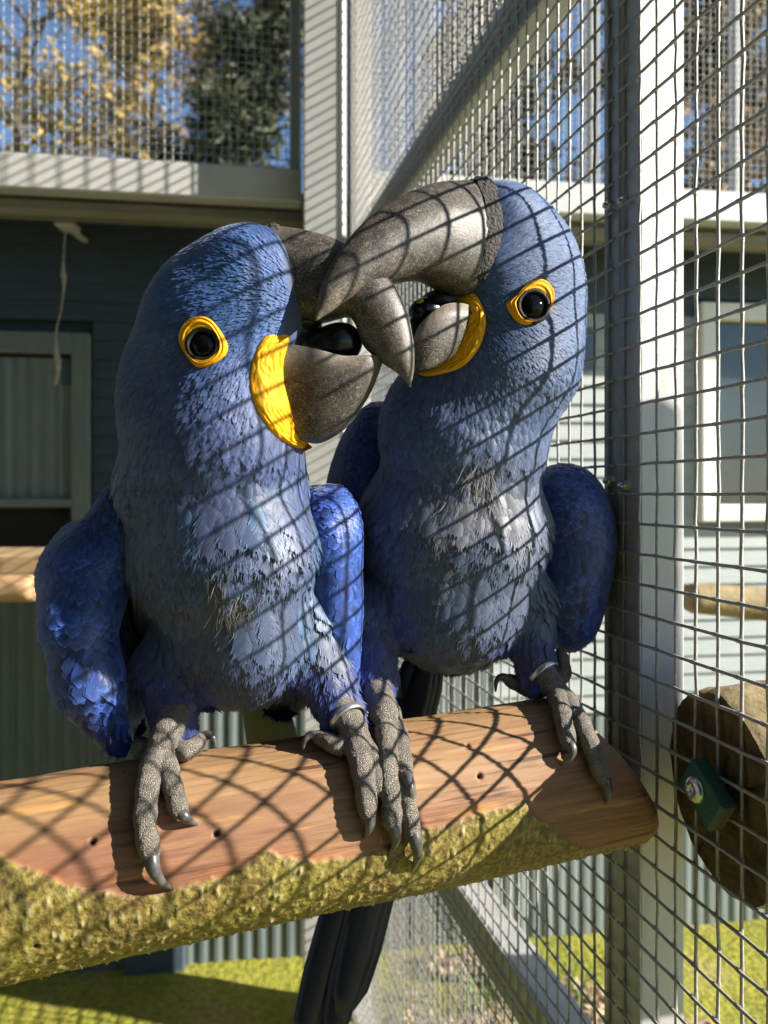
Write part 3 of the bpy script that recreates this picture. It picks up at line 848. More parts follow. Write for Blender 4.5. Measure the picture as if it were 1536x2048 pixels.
# perches in the background
def simple_log(name, p0, p1, r0, r1, m, seed, **k):
    n, seg = 40, 28
    p0, p1 = np.asarray(p0, float), np.asarray(p1, float)
    ax = nrm(p1 - p0); u = nrm(np.cross(ax, [0, 0, 1.0] if abs(ax[2]) < .9 else [0, 1.0, 0])); w = np.cross(u, ax)
    L = np.linalg.norm(p1 - p0)
    t = np.linspace(0, 1, n); a = np.arange(seg) * 2 * math.pi / seg
    T, A = np.meshgrid(t, a, indexing='ij')
    R = r0 + (r1 - r0) * T
    q = np.stack([T * L * 9 + seed, np.cos(A) * 1.6, np.sin(A) * 1.6], -1)
    R = R * (1 + 0.12 * (fbm(q, 3) - .5) + .05 * (fbm(q * 5, 3) - .5))
    edge = np.minimum(T, 1 - T) * L
    R = R * np.clip(0.86 + edge / 0.008 * 0.14, 0, 1)
    V = (T * L)[..., None] * np.array([1, 0, 0]) + R[..., None] * (np.cos(A)[..., None] * np.array([0, 1, 0]) + np.sin(A)[..., None] * np.array([0, 0, 1]))
    V = V.reshape(-1, 3)
    F = [(i * seg + j, i * seg + (j + 1) % seg, (i + 1) * seg + (j + 1) % seg, (i + 1) * seg + j) for i in range(n - 1) for j in range(seg)]
    F += [tuple(range(seg))[::-1], tuple(range((n - 1) * seg, n * seg))]
    me = meshdata(name, V, F)
    o = link(name, me, m)
    o.matrix_world = Matrix(((ax[0], u[0], w[0], p0[0]), (ax[1], u[1], w[1], p0[1]), (ax[2], u[2], w[2], p0[2]), (0, 0, 0, 1)))
    return setp(o, **k)

def back_perches():
    a = at(-420, 1118, 1.62); b_ = at(190, 1122, 1.62); c = (a + b_) / 2
    root = empty('shelf', tuple(c), label='planed timber shelf below the hatch of the bird house', cat='shelf')
    v, f = box(c, ((b_[0] - a[0]) / 2, 0.11, 0.019), None, 0.003); part('board', v, f, M_plank, root, smooth=False)
    for X in (c[0] - .2, c[0] + .2):
        v, f = box((X, 1.9, c[2] - 0.055), (0.016, 0.20, 0.035), None, 0.003); part('bracket', v, f, M_plank, root, smooth=False)
    simple_log('perch_log', at(-520, 1180, 1.45), at(72, 1176, 1.45), 0.026, 0.026, M_roundwood, 3.1, label='peeled round perch ending in front of the timber shelf', cat='perch')
    simple_log('perch_log', at(1375, 1195, 1.55), at(1760, 1228, 1.62), 0.030, 0.040, M_barkwood, 8.2, label='rough bark perch in the enclosure beyond the side mesh', cat='perch')
back_perches()

# stump on a pole, invented and out of view, to shade the double post
def build_shade_stump():
    c = np.array([0.76, 0.505])
    root = empty('shade_stump', (c[0], c[1], 0), label='added unseen bark covered stump on a metal pole, shading the double post', cat='perch')
    o = simple_log('stump', (c[0], c[1], 1.13), (c[0], c[1], 1.60), .036, .034, M_barkwood, 5.5)
    o.parent = root; o.matrix_parent_inverse = parent_world(root).inverted()
    v, f = tube([(c[0], c[1], -.02), (c[0], c[1], 1.16)], .012, 12); part('pole', v, f, M_alu, root)
build_shade_stump()

# kerb stones and litter outside
def kerb(px0, px1, py, Y, label, hx, hy, hz):
    c = at((px0 + px1) / 2, py, Y); c[2] = hz - 0.02
    v, f = box(c, (hx, hy, hz), None, min(hx, hy, hz) * .25)
    o = part('kerb_stone', v, f, M_stone, None, smooth=False, label=label, cat='stone')
kerb(880, 1000, 2040, 1.42, 'grey weathered kerb stone on the ground behind the low mesh', 0.13, 0.10, 0.11)

def litter():
    n = 15000
    P = np.stack([RNG.uniform(0.05, 2.2, n), RNG.uniform(1.25, 2.12, n), np.full(n, 0.004)], 1)
    P = P[(P[:, 0] > WC - WT * P[:, 1] + .06)]
    dens = fbm(np.stack([P[:, 0] * 2, P[:, 1] * 2, P[:, 2]], 1))
    P = P[(dens > .46) & (P[:, 1] < 2.0 + .3 * dens)]
    V = []; F = []; 
    for i, p in enumerate(P):
        s = RNG.uniform(.008, .024); a = RNG.uniform(0, 6.28); t = RNG.uniform(-.5, .5, 2)
        u = np.array([math.cos(a), math.sin(a), t[0]]) * s; w = np.array([-math.sin(a), math.cos(a), t[1]]) * s * .55
        k = len(V); z = np.array([0, 0, RNG.uniform(.004, .02)])
        V += [p - u + z, p - w * .9 + z * .6, p + u + z, p + w * .9 + z * .8]; F.append((k, k + 1, k + 2, k + 3))
    part('leaf_litter', V, F, M_soil, smooth=False, kind='stuff', label='dry leaf litter and chippings on the ground outside', cat='litter')
litter()

M_grass = mat('grass_blade', (0.10, 0.20, 0.02), 0.6, 0, col2=(0.22, 0.30, 0.035), nscale=5)
def grass():
    V = []; F = []
    spots = [(0.62, 1.55, .16, 420), (0.95, 1.30, .14, 320), (1.25, 1.75, .2, 380), (0.35, 1.9, .14, 260), (1.05, 1.0, .10, 200)]
    for x, y, s, n in spots:
        for _ in range(n):
            p = np.array([x + RNG.normal(0, s * .6), y + RNG.normal(0, s * .4), -0.005])
            h = RNG.uniform(.03, .10); a = RNG.uniform(0, 6.28); l = RNG.uniform(.2, .8) * h
            u = np.array([math.cos(a), math.sin(a), 0]) * .0022; b_ = np.array([-math.sin(a), math.cos(a), 0]) * l
            k = len(V)
            V += [p - u, p + u, p + u * .7 + b_ * .4 + np.array([0, 0, h * .6]), p - u * .7 + b_ * .4 + np.array([0, 0, h * .6]), p + b_ + np.array([0, 0, h])]
            F += [(k, k + 1, k + 2, k + 3), (k + 3, k + 2, k + 4)]
    part('grass', V, F, M_grass, smooth=False, kind='stuff', label='tufts of green grass on the mossy ground', cat='grass')
grass()

# ---- trees
def leaf_mat(name, c1, c2):
    m = mat(name, c1, 0.6, 0, col2=c2, nscale=1.6, detail=8)
    b = m.node_tree.nodes['Principled BSDF']
    return m
ML_gold = leaf_mat('golden_leaves', (0.20, 0.13, 0.03), (0.52, 0.37, 0.08))
ML_rust = leaf_mat('rusty_leaves', (0.11, 0.065, 0.030), (0.30, 0.19, 0.075))
ML_dark = leaf_mat('dark_needles', (0.020, 0.032, 0.014), (0.060, 0.070, 0.024))

def tree(label, base, height, crown_r, m, leaves, lsize, seed, crown0=.35, conifer=False):
    r = np.random.default_rng(seed)
    base = np.array(base, float)
    root = empty('tree', tuple(base), label=label, cat='tree', group='trees behind the bird house')
    items = []; tips = []
    top = base + np.array([r.normal(0, .2), r.normal(0, .2), height * .95])
    tr = spline([base + np.array([0, 0, -.1]), base + np.array([r.normal(0, .06), 0, height * .35]), base + np.array([r.normal(0, .15), r.normal(0, .1), height * .7]), top], 16)
    items.append(tube(tr, np.linspace(.10 * height / 6, .012, 16), 8))
    nb = 34 if not conifer else 46
    for i in range(nb):
        t = crown0 + (1 - crown0) * (i + r.random()) / nb
        q = tr[min(15, int(t * 15))]
        a = r.uniform(0, 6.28)
        L = crown_r * ((1.05 - t) * 1.25 if conifer else math.sqrt(max(.08, 1 - ((t - .62) / .45) ** 2))) * r.uniform(.65, 1.1)
        d = np.array([math.cos(a), math.sin(a), r.uniform(-.15, .2) if conifer else r.uniform(.1, .8)])
        e = q + d * L
        mid = q + d * L * .5 + np.array([0, 0, r.uniform(-.05, .12) * L])
        sp = spline([q, mid, e], 7)
        items.append(tube(sp, np.linspace(.022 * height / 6, .004, 7), 5))
        tips += [sp[k] for k in (2, 3, 4, 5, 6)]
        for s in range(4):
            k = r.integers(2, 6); dd = nrm(d + r.normal(0, .8, 3)); e2 = sp[k] + dd * L * r.uniform(.25, .5)
            items.append(tube([sp[k], (sp[k] + e2) / 2 + r.normal(0, .03, 3), e2], [.010, .006, .002], 4))
            tips += [(sp[k] + e2) / 2, e2]
    v, f = joinvf(items); part('trunk', v, f, M_trunk, root)
    tips = np.array(tips)
    n = leaves
    c = tips[r.integers(0, len(tips), n)] + r.normal(0, 1, (n, 3)) * (.10 if not conifer else .12) * np.array([1, 1, .75]) * (crown_r / 1.3)
    clump = fbm(c * 2.6 + seed)
    c = c[clump > (.53 if not conifer else .38)]; n = len(c)
    s = lsize * r.uniform(.6, 1.3, n)
    u = nrm(r.normal(size=(n, 3))); w = nrm(np.cross(u, r.normal(size=(n, 3))))
    u *= s[:, None]; w *= (s * (.6 if not conifer else .28))[:, None]
    nn = np.cross(u, w); nn = nrm(nn) * (s * .25)[:, None]
    V = np.stack([c - u, c - w + nn, c + u, c + w + nn], 1).reshape(-1, 3)
    F = np.arange(4 * n).reshape(-1, 4)
    part('crown', V, F, m, root, smooth=False)

tree('golden autumn tree with thinning leaves above the eave', (-3.3, 7.2, 0), 6.6, 1.6, ML_gold, 16000, .038, 11)
tree('rusty half bare tree beside the golden one', (-1.9, 8.2, 0), 7.0, 1.5, ML_rust, 11000, .036, 12)
tree('olive gold bushy tree left of the dark conifer', (-2.0, 6.4, 0), 5.2, 1.1, ML_gold, 14000, .036, 13)
tree('dark evergreen conifer next to the corner post', (-0.95, 6.6, 0), 6.1, 1.15, ML_dark, 22000, .06, 14, .2, True)
tree('dark evergreen conifer behind the side mesh', (1.0, 6.8, 0), 6.6, 1.3, ML_dark, 20000, .06, 15, .2, True)
tree('rusty brown tree behind the hut', (2.5, 7.0, 0), 6.4, 1.5, ML_rust, 20000, .04, 16)
tree('tall dark conifer behind the hut roof', (3.5, 8.0, 0), 7.6, 1.5, ML_dark, 18000, .06, 17, .2, True)
# ================================================================== THE PERCH
LP0 = at(0, 1757, 0.520); LP1 = at(1262, 1522, 0.662)
LAX = nrm(LP1 - LP0); LU = nrm(np.cross(LAX, [0, 0, 1.0])); LW = np.cross(LU, LAX)   # LU faces the camera
LR = 0.0615
LORG = LP0 - LAX * 0.50
LLEN = float(np.dot(LP1 - LORG, LAX))
def log_hit(px, py, h=0.0, R=None):
    """point where the ray of an image spot meets the perch grown by h"""
    d = np.array(ray(px, py)); o = np.array([0, 0, CZ])
    r = (R or LR) + h
    w = o - LP0
    dd = d - LAX * d.dot(LAX); ww = w - LAX * w.dot(LAX)
    a, b_, c = dd.dot(dd), 2 * dd.dot(ww), ww.dot(ww) - r * r
    D = b_ * b_ - 4 * a * c
    t = (-b_ - math.sqrt(D)) / (2 * a) if D > 0 else -b_ / (2 * a)
    return o + d * t
def log_coord(P):
    q = np.asarray(P) - LORG
    return float(q @ LAX), math.atan2(float(q @ LW), float(q @ LU))

def main_log():
    n, seg = 760, 300
    x = np.linspace(0, LLEN, n); a = np.linspace(-math.pi, math.pi, seg, endpoint=False)
    X, A = np.meshgrid(x, a, indexing='ij')
    C, S = np.cos(A), np.sin(A)
    R = np.full_like(X, LR)
    q = np.stack([X * 7, C * 1.2, S * 1.2], -1)
    R = R + 0.006 * (fbm(q, 3) - .5)
    edge_px = [(-900, 1720), (-300, 1700), (0, 1712), (60, 1745), (120, 1765), (200, 1785), (300, 1785), (400, 1762), (440, 1752), (500, 1728), (530, 1705), (560, 1712), (640, 1722), (700, 1712),
               (760, 1700), (850, 1658), (900, 1650), (950, 1628), (1000, 1618), (1050, 1612), (1085, 1640), (1110, 1660), (1160, 1690), (1300, 1720)]
    ex = []; ea = []
    for p in edge_px:
        u, w = log_coord(log_hit(*p)); ex.append(u); ea.append(w)
    front = np.interp(X, ex, ea)
    front = front + 0.10 * (fbm(np.stack([X * 60, X * 0, X * 0 + 3], -1), 4) - .5) + 0.07 * (fbm(np.stack([X * 190, X * 0, X * 0], -1), 3) - .5)
    back = math.pi * .86 + 0.3 * (fbm(np.stack([X * 22, X * 0 + 9, X * 0], -1), 4) - .5)
    d = np.minimum(A - front, back - A) * LR                 # metres inside the peeled area
    bark = np.clip(.5 - d / 0.0011, 0, 1)
    torn = np.exp(-np.clip(d, 0, 1) / 0.0035) * (bark < .5) * np.clip(fbm(np.stack([X * 50, C * 4, S * 4], -1)) * 3 - 1.0, 0, 1)
    R = R + bark * 0.0014
    # fine relief: long fibres on the wood, knobbly bark
    R = R + (1 - bark) * 0.0011 * (fbm(np.stack([X * 22, C * 42, S * 42], -1), 4) - .5) * 2
    R = R + bark * 0.0008 * (fbm(np.stack([X * 220, C * 14, S * 14], -1), 3) - .45) * 2
    # lenticels: little rows of raised corky marks running round the stem
    lent = np.zeros_like(X)
    r = np.random.default_rng(5)
    for _ in range(1500):
        u = r.uniform(0.05, LLEN); w = r.uniform(-math.pi * .75, .2)
        i = int(u / LLEN * (n - 1)); j = int((w + math.pi) / (2 * math.pi) * seg)
        i0, i1, j0, j1 = max(0, i - 5), min(n, i + 6), max(0, j - 7), min(seg, j + 8)
        su = r.uniform(.0006, .0013); sw = r.uniform(.0012, .0042)
        g = np.exp(-((X[i0:i1, j0:j1] - u) / su) ** 2 - ((A[i0:i1, j0:j1] - w) * LR / sw) ** 2)
        lent[i0:i1, j0:j1] = np.maximum(lent[i0:i1, j0:j1], g * r.uniform(.4, 1))
    lent *= bark
    R = R + lent * 0.0019
    # worm holes and knots
    hole = np.zeros_like(X)
    for px, py, rr in ((433, 1668, .0019), (185, 1684, .0018), (960, 1552, .0018), (72, 1893, .0016), (935, 1490, .0012), (250, 1545, .0012), (700, 1405, .0012), (560, 1480, .001)):
        u, w = log_coord(log_hit(px, py))
        rad = np.sqrt((X - u) ** 2 + ((A - w) * LR) ** 2)
        hole = np.maximum(hole, np.clip(1.35 - rad / rr, 0, 1))
    R = R - hole * 0.005
    # rounded end
    e = np.clip((LLEN - X) / 0.012, 0, 1)
    R = R * (0.90 + 0.10 * np.sqrt(e))
    # sawn slant at the end: the top is cut back
    Xs = X - np.clip((X - (LLEN - 0.14)) / 0.14, 0, 1) ** 2 * 0.062 * np.clip(S * .5 + .5, 0, 1) ** 1.3
    V = np.stack([Xs, R * C, R * S], -1).reshape(-1, 3)
    i = (np.arange(n - 1)[:, None] * seg + np.arange(seg))
    j = (np.arange(n - 1)[:, None] * seg + (np.arange(seg) + 1) % seg)
    F = np.stack([i, i + seg, j + seg, j], -1).reshape(-1, 4)
    k = len(V)
    V = np.concatenate([V, [[LLEN - .028, 0, 0]], [[0, 0, 0]]])
    l0 = (n - 1) * seg
    caps = [(l0 + m_, k, k, l0 + (m_ + 1) % seg) for m_ in range(seg)]
    me = meshdata('perch_log', V, [tuple(q) for q in F] + [(l0 + m_, k, l0 + (m_ + 1) % seg) for m_ in range(seg)] + [((m_ + 1) % seg, k + 1, m_) for m_ in range(seg)])
    for nm, dat in (('bark', bark), ('torn', torn), ('lenticel', lent), ('hole', hole)):
        fattr(me, nm, np.concatenate([dat.ravel(), [0, 0]]))
    # flip if inside out
    o = link('perch_log', me, M_log, label='thick half peeled log perch with mossy bark that carries both macaws', cat='perch')
    o.matrix_world = Matrix(((LAX[0], LU[0], LW[0], LORG[0]), (LAX[1], LU[1], LW[1], LORG[1]), (LAX[2], LU[2], LW[2], LORG[2]), (0, 0, 0, 1)))
    return o
main_log()

def outer_log():
    Y = Yof(1428); c = wallp(Y, at(1428, 1588, Y)[2], 0.006)
    ax = nrm(WN * 1.0 - WD * .10 + np.array([0, 0, .07])); u = nrm(WD + ax * -(WD @ ax)); w = np.cross(ax, u); w = w if w[2] > 0 else -w
    R0 = 0.0745; L = 0.75
    root = empty('perch_log', tuple(c), label='thick sawn log with dark mossy end butted against the outside of the mesh', cat='perch')
    n, seg = 90, 140
    t = np.linspace(0, L, n) ** 1.0; a = np.arange(seg) * 2 * math.pi / seg
    T, A = np.meshgrid(t, a, indexing='ij'); C, S = np.cos(A), np.sin(A)
    out = 1 + .05 * (fbm(np.stack([C * 1.5 + 3, S * 1.5, T * 3], -1), 3) - .5) * 2
    R = R0 * out + .0022 * (fbm(np.stack([C * 9, S * 9, T * 40], -1), 3) - .5) * 2
    R = R * (0.965 + .035 * np.clip(T / .006, 0, 1))
    V = c + T[..., None] * ax + (R * C)[..., None] * u + (R * S)[..., None] * w
    V = V.reshape(-1, 3)
    i = (np.arange(n - 1)[:, None] * seg + np.arange(seg)); j = (np.arange(n - 1)[:, None] * seg + (np.arange(seg) + 1) % seg)
    F = np.stack([i, j, j + seg, i + seg], -1).reshape(-1, 4)
    part('stem', V, F, M_barkwood, root)
    # end face: sawn, with radial checks
    m = 30
    rr = np.linspace(0, 1, m)
    Rg, Ag = np.meshgrid(rr, a, indexing='ij')
    Re = R[0][None, :] * Rg
    P = np.stack([np.cos(Ag) * Re, np.sin(Ag) * Re], -1)
    h = .0016 * (fbm(np.stack([P[..., 0] * 160, P[..., 1] * 160, P[..., 0] * 0], -1), 4) - .5) + .0007 * np.sin(Re * 1500 + 3 * fbm(np.stack([P[..., 0] * 30, P[..., 1] * 30, P[..., 0] * 0], -1)))
    for ck in (0.4, 1.9, 2.7, 4.1, 5.3):
        dd = np.abs((Ag - ck + math.pi) % (2 * math.pi) - math.pi) * Re
        h = h + .006 * np.exp(-(dd / .0012) ** 2) * np.clip(Rg * 2 - .3, 0, 1)
    h = h * np.clip((1 - Rg) / .04, 0, 1)
    V = c + (P[..., 0])[..., None] * u + (P[..., 1])[..., None] * w + h[..., None] * ax
    i = (np.arange(m - 1)[:, None] * seg + np.arange(seg)); j = (np.arange(m - 1)[:, None] * seg + (np.arange(seg) + 1) % seg)
    F = np.stack([i, i + seg, j + seg, j], -1).reshape(-1, 4)
    part('sawn_end', V.reshape(-1, 3), F, M_endgrain, root, label='dark mossy sawn end of the log')
outer_log()

def green_block():
    Y = Yof(1446); c = wallp(Y, at(1446, 1584, Y)[2], -0.0065)
    root = empty('fixing_block', tuple(c), label='tilted dark green block screwed through the mesh into the sawn log', cat='block')
    a = math.radians(33)
    # in the wall plane: right in the picture is -WD
    e1 = -WD * math.cos(a) - np.array([0, 0, 1]) * math.sin(a)
    e2 = WD * math.sin(a) * -1 + np.array([0, 0, 1]) * math.cos(a)
    e2 = nrm(np.cross(-WN, e1))
    ax = np.array([e1, e2, -WN])
    v, f = box(c - WN * .0065, (0.0200, 0.0140, 0.0065), ax, 0.0012)
    part('block', v, f, M_green, root, smooth=False)
    # worn end strip of bare wood along one face
    v, f = box(c - WN * .0065 + e1 * .0201, (0.0006, 0.0128, 0.0052), ax, 0.0003); part('worn_edge', v, f, M_worn, root, smooth=False)
    s = c - WN * .0133 - e1 * .004
    seg = 28
    ang = np.arange(seg) * 2 * math.pi / seg
    prof = [(q * 1.18, w_) for q, w_ in [(.0078, -.0006), (.0080, .0008), (.0070, .0028), (.0046, .0040), (.0030, .0042), (.0028, .0014), (.0, .0013)]]
    V = []
    for i, (r_, h) in enumerate(prof):
        for k, t in enumerate(ang):
            rr = r_ * (1 + (.22 * math.cos(6 * t) if i in (4, 5) else 0))
            V.append(s + e1 * rr * math.cos(t) + e2 * rr * math.sin(t) - WN * h)
    F = [(i * seg + k, i * seg + (k + 1) % seg, (i + 1) * seg + (k + 1) % seg, (i + 1) * seg + k) for i in range(len(prof) - 1) for k in range(seg)]
    sc = part('screw', V, F, M_zinc, root)
    v, f = tube([s + WN * .03, s], .0028, 10); part('screw_shank', v, f, M_zinc, root)
green_block()

# ================================================================== THE MACAWS
class Prim: pass
def E(px, py, Y, rx, rz, ry, tilt=0, yaw=0):
    """ellipsoid: image spot, depth, radii across and up in photo pixels, depth radius in metres"""
    s = Y / FPX
    t = math.radians(tilt); y = math.radians(yaw)
    Rt = np.array([[math.cos(t), 0, math.sin(t)], [0, 1, 0], [-math.sin(t), 0, math.cos(t)]])   # tilt > 0 leans to the right
    Ry = np.array([[math.cos(y), -math.sin(y), 0], [math.sin(y), math.cos(y), 0], [0, 0, 1]])
    return ('e', at(px, py, Y), np.array([rx * s, ry, rz * s]), Ry @ Rt)
def Cn(a, b_, ra, rb):
    return ('c', np.asarray(a, float), np.asarray(b_, float), ra, rb)
def sdf(P, prims, k):
    D = None
    for p in prims:
        if p[0] == 'e':
            q = (P - p[1]) @ p[3]
            k0 = np.linalg.norm(q / p[2], axis=-1); k1 = np.linalg.norm(q / p[2] ** 2, axis=-1)
            d = k0 * (k0 - 1) / np.maximum(k1, 1e-9)
            d = np.where(k0 < 1e-4, -p[2].min(), d)
        else:
            a, b_, ra, rb = p[1:]
            ba = b_ - a; t = np.clip(((P - a) @ ba) / max(ba @ ba, 1e-12), 0, 1)
            d = np.linalg.norm(P - a - t[..., None] * ba, axis=-1) - (ra + (rb - ra) * t)
        if D is None: D = d
        else:
            h = np.clip(.5 + .5 * (D - d) / k, 0, 1)
            D = D * (1 - h) + d * h - k * h * (1 - h)
    return D

def nets(prims, k, h, pad=0.012, post=None):
    lo = np.full(3, 9e9); hi = -lo
    for p in prims:
        if p[0] == 'e':
            e = np.sqrt(((p[3] * p[2]) ** 2).sum(1)); lo = np.minimum(lo, p[1] - e); hi = np.maximum(hi, p[1] + e)
        else:
            for q, r in ((p[1], p[3]), (p[2], p[4])): lo = np.minimum(lo, q - r); hi = np.maximum(hi, q + r)
    lo -= pad; hi += pad
    n = np.ceil((hi - lo) / h).astype(int) + 1
    axs = [(lo[i] + h * np.arange(n[i])).astype(np.float32) for i in range(3)]
    Fv = np.full(tuple(n), 1.0, np.float32)
    for p in prims:                                   # each shape only touches its own surroundings
        if p[0] == 'e':
            e = np.sqrt(((p[3] * p[2]) ** 2).sum(1)); a, b_ = p[1] - e, p[1] + e
        else:
            a = np.minimum(p[1] - p[3], p[2] - p[4]); b_ = np.maximum(p[1] + p[3], p[2] + p[4])
        m = 2.2 * k + 3 * h
        i0 = np.clip(np.floor((a - m - lo) / h).astype(int), 0, n - 1); i1 = np.clip(np.ceil((b_ + m - lo) / h).astype(int) + 1, 1, n)
        sl = tuple(slice(i0[q], i1[q]) for q in range(3))
        g = np.stack(np.meshgrid(*[axs[q][sl[q]] for q in range(3)], indexing='ij'), -1)
        d = sdf(g, [p], k); D = Fv[sl]
        hh = np.clip(.5 + .5 * (D - d) / k, 0, 1)
        Fv[sl] = D * (1 - hh) + d * hh - k * hh * (1 - hh)
    s = Fv < 0
    cnt = sum(s[a:n[0] - 1 + a, b_:n[1] - 1 + b_, c:n[2] - 1 + c].astype(np.int8) for a in (0, 1) for b_ in (0, 1) for c in (0, 1))
    act = (cnt > 0) & (cnt < 8)
    I = np.argwhere(act)
    acc = np.zeros((len(I), 3)); num = np.zeros(len(I))
    corners = [(a, b_, c) for a in (0, 1) for b_ in (0, 1) for c in (0, 1)]
    val = {c: Fv[I[:, 0] + c[0], I[:, 1] + c[1], I[:, 2] + c[2]] for c in corners}
    for c in corners:
        for ax in range(3):
            if c[ax] == 0:
                d = list(c); d[ax] = 1; d = tuple(d)
                v0, v1 = val[c], val[d]
                m = (v0 < 0) != (v1 < 0)
                t = v0 / np.where(np.abs(v0 - v1) < 1e-12, 1e-12, v0 - v1)
                p = np.array(c, float)[None].repeat(len(I), 0); p[:, ax] += t
                acc[m] += p[m]; num[m] += 1
    V = lo + h * (I + acc / num[:, None])
    vid = np.full(act.shape, -1, np.int64); vid[act] = np.arange(len(I))
    faces = []
    for ax in range(3):
        sl0 = [slice(None)] * 3; sl1 = [slice(None)] * 3
        sl0[ax] = slice(0, -1); sl1[ax] = slice(1, None)
        ch = s[tuple(sl0)] != s[tuple(sl1)]
        o1, o2 = (ax + 1) % 3, (ax + 2) % 3
        J = np.argwhere(ch)
        J = J[(J[:, o1] > 0) & (J[:, o2] > 0) & (J[:, o1] < n[o1] - 1) & (J[:, o2] < n[o2] - 1)]
        def cell(d1, d2):
            q = J.copy(); q[:, o1] -= d1; q[:, o2] -= d2
            return vid[q[:, 0], q[:, 1], q[:, 2]]
        Q = np.stack([cell(1, 1), cell(0, 1), cell(0, 0), cell(1, 0)], 1)
        neg = s[J[:, 0], J[:, 1], J[:, 2]]
        Q[~neg] = Q[~neg][:, ::-1]
        faces.append(Q)
    Fc = np.concatenate(faces)
    return V, Fc

def vnormals(V, F):
    fn = np.cross(V[F[:, 2]] - V[F[:, 0]], V[F[:, 3]] - V[F[:, 1]])
    N = np.zeros_like(V)
    for i in range(4): np.add.at(N, F[:, i], fn)
    return nrm(N)

def sample(V, F, N, count, rng):
    T = np.concatenate([F[:, [0, 1, 2]], F[:, [0, 2, 3]]])
    A = np.linalg.norm(np.cross(V[T[:, 1]] - V[T[:, 0]], V[T[:, 2]] - V[T[:, 0]]), axis=1)
    i = rng.choice(len(T), count, p=A / A.sum())
    a = rng.random(count); b_ = rng.random(count)
    m = a + b_ > 1; a[m] = 1 - a[m]; b_[m] = 1 - b_[m]
    w = np.stack([1 - a - b_, a, b_], 1)[..., None]
    return (V[T[i]] * w).sum(1), nrm((N[T[i]] * w).sum(1))

def thin(P, spacing):
    """keep one sample per cell of the local spacing"""
    key = np.floor(P / spacing[:, None]).astype(np.int64)
    k = key[:, 0] * 73856093 ^ key[:, 1] * 19349663 ^ key[:, 2] * 83492791 ^ np.round(spacing * 1e5).astype(np.int64)
    _, i = np.unique(k, return_index=True)
    return i

def template(rows, cols, prof, fringe, rng):
    """feather blade pointing +y, unit length: (c, t) grid plus fringe barbs"""
    pass

